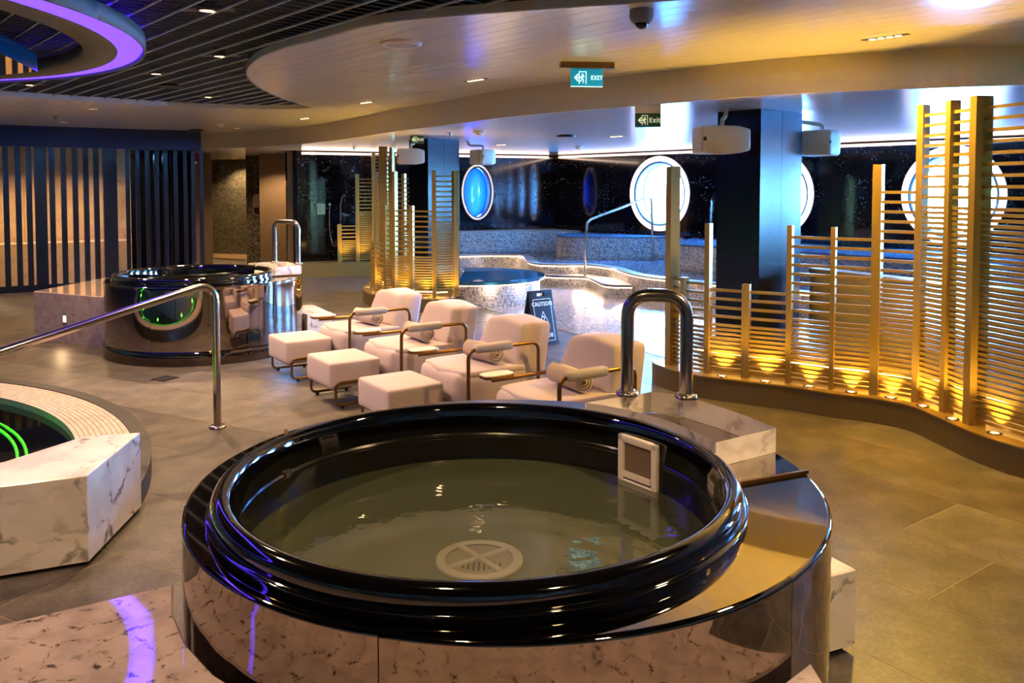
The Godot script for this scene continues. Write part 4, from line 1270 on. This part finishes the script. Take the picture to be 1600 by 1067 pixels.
# ---------------------------------------------------------------- the far left end
func build_left_end() -> void:
	# screen of dark upright slats with a deep header
	var a := Vector2(-10.9, 12.24); var k1 := Vector2(-7.08, 14.55); var b := Vector2(-5.72, 15.2)
	var hd := thing("slat_partition", "dark navy partition of upright slats at the left, lit rooms behind", "partition", V(-7.5, 14.3))
	var pth := PackedVector2Array([a, k1, b])
	prism_at("header", band(pth, -0.12, 0.14), 2.44, 2.79, M.navy_header, hd)
	prism_at("bottom_rail", band(pth, -0.05, 0.05), 0.0, 0.11, M.navy, hd)
	var xs := [-196, -177, -159, -140, -121, -102, -83, -64, -46, -27, -8, 10, 29, 46, 82, 100, 118, 135, 151]
	for x in xs:
		var p := on_line(a, k1, (x - 800.0) / 1290.0)
		bar("slat", V(p.x, p.y, 0.1), V(p.x, p.y, 2.45), 0.10, 0.085, M.navy, hd, V(0.85, 0.52))
	var pw := on_line(a, k1, (64 - 800.0) / 1290.0)
	bar("wide_post", V(pw.x, pw.y, 0.1), V(pw.x, pw.y, 2.45), 0.14, 0.18, M.navy, hd, V(0.85, 0.52))
	bar("wide_post", V(k1.x, k1.y, 0.1), V(k1.x, k1.y, 2.45), 0.16, 0.22, M.navy, hd, V(0.85, 0.52))
	for x in [200, 216, 231, 246, 260, 275, 290, 302, 315]:
		var p := on_line(k1, b, (x - 800.0) / 1290.0)
		bar("slat", V(p.x, p.y, 0.1), V(p.x, p.y, 2.45), 0.10, 0.07, M.navy, hd, V(0.9, 0.43))
	# warm stone wall with a ledge behind the slats
	var ws := setting("wall_stone", Vector3.ZERO, "tan marble wall behind the upright slats")
	for i in 4:
		var s := Vector2(-10.9, 14.2).lerp(Vector2(-7.3, 16.6), i / 4.0); var e := Vector2(-10.9, 14.2).lerp(Vector2(-7.3, 16.6), (i + 1) / 4.0 - 0.001)
		wall_box("stone_slab", s, e, 0, 2.79, 0.1, M.marble_tan, ws)
	var lg := thing("stone_ledge", "tan stone ledge along the wall behind the upright slats", "ledge", V(-8.6, 15.3))
	block_at("stone", PackedVector2Array([Vector2(-10.6, 13.7), Vector2(-7.2, 15.9), Vector2(-7.3, 16.5), Vector2(-10.8, 14.2)]), 0.0, 0.75, 0.01, M.marble_tan, lg)
	for i in 4:
		var q := Vector2(-9.75, 13.5).lerp(Vector2(-7.35, 15.1), i / 3.0)
		downlight(q, 2.79, "warm round downlight behind the slats, number %s from the left" % ["one", "two", "three", "four"][i], "downlights behind the upright slats", 2.6)
	# dark glass cabin
	var gw := thing("glass_cabin", "black glass cabin wall behind the right-hand slats", "cabin", V(-6.6, 15.6))
	var g0 := Vector2(-7.2, 15.6); var g1 := Vector2(-6.1, 15.75)
	for i in 3:
		wall_box("glass_panel", g0.lerp(g1, i / 3.0), g0.lerp(g1, (i + 1) / 3.0 - 0.01), 0.0, 2.4, 0.04, M.dark_glass, gw)
	prism_at("ceiling_rail", PackedVector2Array([g0, g1, g1 + Vector2(0, 0.12), g0 + Vector2(0, 0.12)]), 2.4, 2.79, M.navy, gw)
	# corridor end: lit panel, mosaic shower behind glass, mosaic pier, panelled wall
	var pn := setting("wall_corridor", Vector3.ZERO, "tan panelled wall at the end of the corridor")
	wall_box("wall_panel", Vector2(-6.9, 17.6), Vector2(-6.45, 17.75), 0, 2.79, 0.1, M.tan_panel, pn)
	wall_box("wall_panel", Vector2(-5.5, 18.0), Vector2(-4.72, 18.0), 0, 2.79, 0.1, M.tan_panel, pn)
	wall_box("wall_panel", Vector2(-4.71, 17.2), Vector2(-4.3, 17.1), 0, 1.9, 0.1, M.tan_panel, pn)
	wall_box("dark_panel", Vector2(-4.71, 17.2), Vector2(-4.3, 17.1), 1.91, 2.79, 0.1, M.dark_glass, pn)
	wall_box("dark_jamb", Vector2(-4.32, 16.5), Vector2(-4.27, 17.1), 0, 2.79, 0.06, M.dark_metal, pn)
	var pier := thing("mosaic_pier", "dark mosaic pier bearing the pill-shaped sign", "pier", V(-6.0, 19.0))
	prism_at("pier_body", PackedVector2Array([Vector2(-6.1, 18.95), Vector2(-5.5, 18.85), Vector2(-5.45, 19.4), Vector2(-6.05, 19.6)]), 0.0, 2.495, M.mosaic_dark, pier)
	var sg := thing("wall_sign", "pill-shaped sign, white above and maroon below, on the mosaic pier", "sign", V(-5.8, 18.87, 1.37))
	pill("plate", Vector3(-5.80, 1.37, -18.86), 0.115, 0.25, 0.02, M.white_plastic, sg, -0.25, 0.25)
	pill("lower_half", Vector3(-5.80, 1.37, -18.845), 0.095, 0.23, 0.015, M.maroon, sg, -0.23, -0.06)
	var wallm := thing("shower_cubicle", "mosaic shower cubicle behind smoked glass at the corridor end", "cubicle", V(-7.4, 21.5))
	wall_box("mosaic_wall", Vector2(-8.8, 21.9), Vector2(-6.0, 21.0), 0, 2.495, 0.1, M.mosaic_dark, wallm)
	wall_box("glass_panel", Vector2(-8.3, 20.9), Vector2(-7.2, 20.2), 0, 2.4, 0.012, M.smoke_glass, wallm)
	wall_box("glass_panel", Vector2(-7.19, 20.2), Vector2(-6.1, 19.6), 0, 2.4, 0.012, M.smoke_glass, wallm)
	prism_at("floor_tray", PackedVector2Array([Vector2(-8.8, 21.9), Vector2(-6.0, 21.0), Vector2(-6.1, 19.6), Vector2(-8.3, 20.9)]), 0.0, 0.04, M.marble_tan, wallm)
	downlight(Vector2(-7.0, 20.9), 2.5, "warm downlight inside the mosaic shower cubicle", "downlights of the corridor", 6.0)
	downlight(Vector2(-7.7, 18.6), 2.5, "warm downlight over the corridor floor", "downlights of the corridor", 6.0)
	downlight(Vector2(-5.0, 17.3), 2.5, "warm downlight before the panelled wall", "downlights of the corridor", 3.0)
	downlight(Vector2(-4.775, 14.4), 2.79, "warm downlight near the partition's right end", "downlights of the corridor", 3.0)
	# shower on the black marble wall
	var T := Vector2(0.913, 0.408)
	var s0 := Vector2(-4.3, 16.5)
	var on := func(t: float, y: float, w := 0.0) -> Vector3:
		var p := s0 + T * t + Vector2(0.408, -0.913) * w
		return V(p.x, p.y, y)
	var mx := thing("shower_mixer", "square steel shower mixer plate on the black marble", "mixer", on.call(0.5, 1.32))
	bar("plate", on.call(0.40, 1.33, 0.01), on.call(0.56, 1.33, 0.01), 0.02, 0.22, M.steel, mx)
	tube_at("knob", [on.call(0.48, 1.37, 0.02), on.call(0.48, 1.37, 0.06)], 0.03, M.steel, mx)
	tube_at("knob", [on.call(0.48, 1.28, 0.02), on.call(0.48, 1.28, 0.06)], 0.03, M.steel, mx)
	var hs := thing("hand_shower", "steel hand shower with a looping hose on the black marble", "shower", on.call(0.8, 1.4))
	tube_at("holder", [on.call(0.64, 1.42, 0.0), on.call(0.64, 1.42, 0.08)], 0.03, M.steel, hs)
	tube_at("hose", bent([on.call(0.64, 1.38, 0.06), on.call(0.63, 0.9, 0.05), on.call(0.70, 0.55, 0.06), on.call(0.84, 0.62, 0.05), on.call(0.86, 1.1, 0.05)], 0.25), 0.011, M.steel, hs, 8)
	tube_at("handset", [on.call(0.86, 1.1, 0.05), on.call(0.86, 1.4, 0.06), on.call(0.89, 1.58, 0.10)], 0.018, M.steel, hs, 10)

func on_line(a: Vector2, b: Vector2, slope: float) -> Vector2:
	# where the line from a to b is at x = slope * d
	var u := b - a
	var t := (slope * a.y - a.x) / (u.x - slope * u.y)
	return a + u * t

func pill(called: String, at: Vector3, hw: float, hh: float, thick: float, m: Material, parent: Node, lo: float, hi: float) -> void:
	var st := ST()
	flat(st)
	var pts := PackedVector2Array()
	for k in 24:
		var a := TAU * k / 24.0
		var y := sin(a) * hw + (hh - hw) * signf(sin(a) if absf(sin(a)) > 1e-6 else 1.0)
		pts.append(Vector2(cos(a) * hw, clampf(y, lo, hi)))
	for k in 24:
		var p := pts[k]; var q := pts[(k + 1) % 24]
		quad(st, at + Vector3(p.x, p.y, 0), at + Vector3(q.x, q.y, 0), at + Vector3(q.x, q.y, thick), at + Vector3(p.x, p.y, thick))
		tri(st, at + Vector3(0, (lo + hi) * 0.5, thick), at + Vector3(p.x, p.y, thick), at + Vector3(q.x, q.y, thick))
	done(st, called, m, parent)

# ---------------------------------------------------------------- ceiling fittings
func downlight(p: Vector2, y: float, label: String, group: String, e: float) -> void:
	var o := thing("downlight", label, "downlight", V(p.x, p.y, y), group)
	lathe_at("trim_ring", [Vector2(0.035, y - 0.002), Vector2(0.05, y - 0.008), Vector2(0.065, y - 0.006), Vector2(0.068, y)], p, M.white_plastic, o, 24)
	lathe_at("lens", [Vector2(0.0, y - 0.003), Vector2(0.036, y - 0.003)], p, M.lamp, o, 20)
	spot(V(p.x, p.y, y - 0.02), Vector3.DOWN, e, 62.0, WARM, o, 0.05)

func slot_light(p: Vector2, y: float, label: String, e: float, c := WARM) -> void:
	var o := thing("slot_light", label, "downlight", V(p.x, p.y, y), "slot downlights with four lamps")
	var t := HULL
	bar("slot", V(p.x - t.x * 0.16, p.y - t.y * 0.16, y - 0.001), V(p.x + t.x * 0.16, p.y + t.y * 0.16, y - 0.001), 0.05, 0.006, M.dark_metal, o)
	for k in 4:
		var q := p + t * (-0.09 + 0.06 * k)
		lathe_at("lamp", [Vector2(0.0, y - 0.007), Vector2(0.021, y - 0.0065), Vector2(0.023, y - 0.004)], q, M.lamp, o, 14)
	spot(V(p.x, p.y, y - 0.03), Vector3.DOWN, e, 66.0, c, o, 0.08)

func hung_light(p: Vector2, label: String, e: float) -> void:
	var y := 2.83
	var o := thing("grid_downlight", label, "downlight", V(p.x, p.y, y), "downlights in the black grid")
	lathe_at("can", [Vector2(0.0, y + 0.08), Vector2(0.055, y + 0.08), Vector2(0.06, y + 0.01), Vector2(0.062, y), Vector2(0.045, y)], p, M.bronze, o, 24)
	lathe_at("lens", [Vector2(0.0, y + 0.005), Vector2(0.046, y + 0.004)], p, M.lamp, o, 20)
	bar("plate", V(p.x - 0.16, p.y, y + 0.012), V(p.x + 0.16, p.y, y + 0.012), 0.1, 0.008, M.grid_cross, o)
	spot(V(p.x, p.y, y - 0.02), Vector3.DOWN, e, 62.0, WARM, o, 0.05)

func build_ceiling_fittings() -> void:
	slot_light(Vector2(2.572, 5.741), 2.79, "slot downlight with four glowing lamps at the upper right", 6.0, GOLDEN)
	slot_light(Vector2(-0.351, 7.999), 2.79, "slot downlight on the white ceiling left of the teal exit sign", 4.0)
	slot_light(Vector2(-1.771, 10.076), 2.79, "slot downlight near the tip of the black ceiling", 4.0)
	slot_light(Vector2(-3.094, 12.377), 2.79, "slot downlight beside the tan fascia", 4.0)
	slot_light(Vector2(1.511, 12.0), 2.5, "slot downlight over the pool by the small exit sign", 0.8)
	slot_light(Vector2(-0.188, 14.288), 2.5, "slot downlight over the round pool", 0.8)
	slot_light(Vector2(1.9, 2.6), 2.79, "slot downlight over the near tub, above the frame", 3.0)
	slot_light(Vector2(4.6, 3.2), 2.79, "slot downlight right of the frame", 1.5, GOLDEN)
	slot_light(Vector2(1.2, 0.4), 2.79, "slot downlight above the photographer", 1.5)
	var g := [[Vector2(-1.865, 5.1), "downlight in the black grid near the top edge", 3.5], [Vector2(-2.405, 6.85), "downlight in the black grid left of the white ceiling's tip", 3.5], [Vector2(-3.382, 7.9), "downlight in the black grid right below the violet ring", 3.5], [Vector2(-5.072, 8.75), "downlight in the black grid at the left edge", 3.5], [Vector2(-3.621, 9.9), "downlight in the black grid farthest back", 3.5], [Vector2(-2.2, 3.0), "downlight in the black grid above the left bench", 2.5], [Vector2(-0.4, 1.6), "downlight in the black grid above the front bench", 1.2]]
	for x in g:
		hung_light(x[0], x[1], x[2])
	downlight(Vector2(-5.507, 10.885), 2.79, "small downlight on the white band above the partition, near", "downlights on the white band", 3.0)
	downlight(Vector2(-7.085, 13.095), 2.79, "small downlight on the white band above the partition, far left", "downlights on the white band", 3.0)
	var d := thing("ceiling_speaker", "round white ceiling disc on the glossy white ceiling", "ceiling speaker", V(-0.793, 5.967, 2.79))
	lathe_at("flange", [Vector2(0.15, 2.79), Vector2(0.145, 2.775), Vector2(0.125, 2.766), Vector2(0.115, 2.77)], Vector2(-0.793, 5.967), M.white_plastic, d, 40)
	lathe_at("grille", [Vector2(0.0, 2.766), Vector2(0.09, 2.768), Vector2(0.117, 2.773)], Vector2(-0.793, 5.967), M.pad, d, 40)
	var dm := thing("dome_camera", "grey dome camera hanging from the ceiling at the top edge", "camera", V(0.757, 4.863, 2.79))
	lathe_at("housing", [Vector2(0.07, 2.79), Vector2(0.072, 2.75), Vector2(0.066, 2.728), Vector2(0.045, 2.708)], Vector2(0.757, 4.863), M.taupe, dm, 32)
	lathe_at("dome", [Vector2(0.036, 2.71), Vector2(0.033, 2.693), Vector2(0.022, 2.68), Vector2(0.0, 2.675)], Vector2(0.757, 4.863), M.dark_glass, dm, 24)
	var small := [[Vector2(1.194, 14.72), 2.5, "small white smoke detector near the dark wall corner"], [Vector2(-0.428, 10.9), 2.5, "small white smoke detector above the far column"], [Vector2(-4.679, 13.3), 2.79, "small white smoke detector near the partition end"]]
	for s in small:
		var p: Vector2 = s[0]; var y: float = s[1]
		var o := thing("smoke_detector", s[2], "smoke detector", V(p.x, p.y, y), "smoke detectors")
		lathe_at("base", [Vector2(0.07, y), Vector2(0.07, y - 0.02), Vector2(0.055, y - 0.03)], p, M.white_plastic, o, 24)
		lathe_at("chamber", [Vector2(0.045, y - 0.028), Vector2(0.04, y - 0.055), Vector2(0.02, y - 0.062), Vector2(0.0, y - 0.062)], p, M.white_plastic, o, 24)
	var spr := [[Vector2(-6.6, 12.0), 2.79, "sprinkler head on the white band at the left"], [Vector2(-0.834, 11.2), 2.5, "sprinkler head left of the small exit sign's column"], [Vector2(3.2, 13.0), 2.5, "sprinkler head beside the near column's loudspeaker"], [Vector2(-2.9, 15.2), 2.5, "sprinkler head over the shower"]]
	for s in spr:
		var p: Vector2 = s[0]; var y: float = s[1]
		var o := thing("sprinkler", s[2], "sprinkler", V(p.x, p.y, y), "ceiling sprinklers")
		lathe_at("rosette", [Vector2(0.0, y - 0.005), Vector2(0.045, y - 0.004), Vector2(0.05, y)], p, M.steel, o, 20)
		lathe_at("nozzle", [Vector2(0.014, y), Vector2(0.014, y - 0.04), Vector2(0.006, y - 0.05)], p, M.steel, o, 12)
		lathe_at("deflector", [Vector2(0.0, y - 0.06), Vector2(0.03, y - 0.058)], p, M.steel, o, 16)
	for s in [[Vector2(0.76, 11.712), 2.5, "flat dark vent disc on the pool ceiling"], [Vector2(-3.59, 8.75), 2.84, "flat disc vent in the black grid"], [Vector2(-5.6, 14.7), 2.79, "flat dark disc on the ceiling by the partition's header"]]:
		var p: Vector2 = s[0]; var y: float = s[1]
		var o := thing("ceiling_vent", s[2], "vent", V(p.x, p.y, y))
		lathe_at("disc", [Vector2(0.0, y - 0.03), Vector2(0.12, y - 0.03), Vector2(0.14, y - 0.015), Vector2(0.1, y)], p, M.dark_metal, o, 28)

# ---------------------------------------------------------------- signs and small things
func exit_sign(p: Vector2, y: float, w: float, h: float, turn: float, label: String, panel: Material, mark: Material, words: String, top: float, style: int) -> void:
	var o := thing("exit_sign", label, "exit sign", V(p.x, p.y, y))
	o.rotation.y = turn
	org = Vector3.ZERO
	rbox_at("panel", Vector3(w * 0.5, h * 0.5, 0.008), 0.007, Vector3.ZERO, panel, o, null, 1)
	if style == 0:
		var fr = M.sign_lit
		bar("lit_edge", Vector3(-w * 0.49, -h * 0.5, 0), Vector3(w * 0.49, -h * 0.5, 0), 0.017, 0.006, fr, o)
		rbox_at("mount", Vector3(w * 0.82, 0.028, 0.05), 0.004, Vector3(0.0, h * 0.5 + 0.03, 0), M.bronze, o, null, 1)
	else:
		rbox_at("mount", Vector3(w * 0.5, (top - y - h * 0.5) * 0.5, 0.006), 0.005, Vector3(0, (top - y + h * 0.5) * 0.5, 0), M.cream, o, null, 1)
	var z := 0.0095
	# arrow
	var ax := -w * 0.40
	var st := ST()
	flat(st)
	var s := h * 0.22
	for q in [[Vector2(0, 0), Vector2(s, s), Vector2(s * 1.35, s * 0.8), Vector2(s * 0.5, 0)], [Vector2(0, 0), Vector2(s * 0.5, 0), Vector2(s * 1.35, -s * 0.8), Vector2(s, -s)], [Vector2(s * 0.4, s * 0.2), Vector2(s * 2.1, s * 0.2), Vector2(s * 2.1, -s * 0.2), Vector2(s * 0.4, -s * 0.2)]]:
		quad(st, Vector3(ax + q[0].x, q[0].y, z), Vector3(ax + q[1].x, q[1].y, z), Vector3(ax + q[2].x, q[2].y, z), Vector3(ax + q[3].x, q[3].y, z))
	done(st, "arrow", mark, o)
	# running figure before a doorway
	st = ST()
	flat(st)
	var dx := -w * 0.13
	var u := h * 0.36
	for r in [[-0.62, 1.0, 0.62, 0.86], [-0.62, 1.0, -0.48, -1.0], [0.48, 1.0, 0.62, -1.0]]:
		quad(st, Vector3(dx + r[0] * u, r[1] * u, z), Vector3(dx + r[2] * u, r[1] * u, z), Vector3(dx + r[2] * u, r[3] * u, z), Vector3(dx + r[0] * u, r[3] * u, z))
	for l in [[0.0, 0.62, 0.0, 0.40, 0.16], [0.02, 0.38, -0.1, -0.15, 0.14], [-0.05, 0.3, -0.36, 0.1, 0.07], [0.02, 0.3, 0.3, 0.08, 0.07], [-0.1, -0.12, 0.16, -0.42, 0.09], [0.16, -0.42, 0.05, -0.85, 0.08], [-0.1, -0.12, -0.22, -0.5, 0.09], [-0.22, -0.5, -0.45, -0.62, 0.08]]:
		var a2 := Vector2(l[0], l[1]) * u; var b2 := Vector2(l[2], l[3]) * u
		var n2: Vector2 = (b2 - a2).normalized().orthogonal() * float(l[4]) * u
		quad(st, Vector3(dx + a2.x + n2.x, a2.y + n2.y, z), Vector3(dx + b2.x + n2.x, b2.y + n2.y, z), Vector3(dx + b2.x - n2.x, b2.y - n2.y, z), Vector3(dx + a2.x - n2.x, a2.y - n2.y, z))
	done(st, "running_figure", mark, o)
	text_at("lettering", words, h * (0.24 if style == 0 else 0.34), Vector3(w * (0.30 if style == 0 else 0.26), 0, z - 0.001), Basis(), mark, o, true)

func build_small() -> void:
	exit_sign(Vector2(0.62, 6.9), 2.665, 0.275, 0.145, 0.12, "teal glowing EXIT sign hanging from the white ceiling", M.sign_teal, M.sign_lit, "EXIT", 2.79, 0)
	exit_sign(Vector2(1.228, 7.49), 2.362, 0.235, 0.125, 0.0, "green Exit sign hanging in front of the near column", M.sign_green, M.sign_mark, "Exit", 2.5, 1)
	exit_sign(Vector2(-1.33, 11.6), 2.43, 0.19, 0.11, 0.0, "tiny green Exit sign above the far column's loudspeaker", M.sign_green, M.sign_mark, "Exit", 2.5, 1)
	exit_sign(Vector2(-7.6, 20.0), 2.25, 0.26, 0.12, 0.2, "teal exit sign glowing inside the smoked glass cubicle", M.sign_teal, M.sign_lit, "EXIT", 2.79, 0)
	var al := thing("fire_alarm", "red fire alarm box high on the corridor wall", "alarm", V(-6.75, 17.5, 2.4))
	rbox_at("body", Vector3(0.075, 0.11, 0.03), 0.01, V(-6.72, 17.6, 2.42), M.red, al, null, 1)
	tube_at("strobe", [V(-6.72, 17.56, 2.27), V(-6.72, 17.56, 2.31)], 0.03, M.white_plastic, al)
	# folding floor sign
	var c := Vector2(0.31, 9.3)
	var o := thing("caution_sign", "dark blue folding CAUTION wet floor sign behind the chairs", "floor sign", V(c.x, c.y))
	var along := Vector2(0.82, 0.57).normalized()
	o.rotation.y = atan2(along.y, along.x)
	org = Vector3.ZERO
	var lean := 0.24
	for s in [1.0, -1.0]:
		var q := Basis(Vector3.RIGHT, -s * lean)
		var mid := Vector3(0, 0.298, s * 0.076)
		var st := ST()
		# panel with a hand slot: four pieces round the slot, wider at the foot
		for r in [[-0.165, 0.165, -0.305, 0.235], [-0.165, -0.05, 0.235, 0.275], [0.05, 0.165, 0.235, 0.275], [-0.165, 0.165, 0.275, 0.305]]:
			var w: float = (r[1] - r[0]) * 0.5; var hh: float = (r[3] - r[2]) * 0.5
			rbox(st, Vector3(w, hh, 0.006), 0.004, mid + q * Vector3((r[0] + r[1]) * 0.5, (r[2] + r[3]) * 0.5, 0), func(p: Vector3) -> Vector3: return q * p, 1)
		done(st, "panel", M.sign_blue, o)
		if s < 0:
			continue
		var at := func(x: float, y: float) -> Vector3: return mid + q * Vector3(x, y, 0.008)
		for e in [[-0.12, 0.205, 0.12, 0.205], [-0.12, -0.265, 0.12, -0.265], [-0.12, -0.265, -0.12, 0.205], [0.12, -0.265, 0.12, 0.205], [-0.055, -0.06, 0.055, -0.06], [-0.055, -0.06, 0.0, 0.065], [0.055, -0.06, 0.0, 0.065]]:
			bar("printed_line", at.call(e[0], e[1]), at.call(e[2], e[3]), 0.007, 0.002, M.sign_white, o, q * Vector3(0, 0, 1))
		for e in [[-0.01, 0.02, 0.012, -0.015], [0.012, -0.015, -0.012, -0.045], [-0.02, 0.0, 0.022, 0.005]]:
			bar("falling_figure", at.call(e[0], e[1]), at.call(e[2], e[3]), 0.008, 0.002, M.sign_white, o, q * Vector3(0, 0, 1))
		text_at("lettering", "CAUTION", 0.046, at.call(0, 0.15), q, M.sign_white, o, true)
		text_at("lettering", "WET", 0.046, at.call(0, -0.13), q, M.sign_white, o, true)
		text_at("lettering", "FLOOR", 0.046, at.call(0, -0.205), q, M.sign_white, o, true)
	# floor grate and the drain plate by the curb
	var gr := thing("floor_drain", "small square floor grate in the stone near the far tub", "drain", V(-3.25, 7.6))
	var gp := PackedVector2Array()
	for s in [Vector2(-1, -1), Vector2(1, -1), Vector2(1, 1), Vector2(-1, 1)]:
		gp.append(Vector2(-3.19, 7.52) + (Vector2(0.885, -0.466) * s.x + Vector2(0.466, 0.885) * s.y) * 0.09)
	prism_at("frame", gp, 0.0, 0.004, M.steel, gr)
	for k in 5:
		var m := Vector2(-3.19, 7.52) + Vector2(0.466, 0.885) * (-0.06 + k * 0.03)
		bar("slot", V(m.x - 0.06, m.y + 0.032, 0.0045), V(m.x + 0.06, m.y - 0.032, 0.0045), 0.016, 0.003, M.rubber, gr)
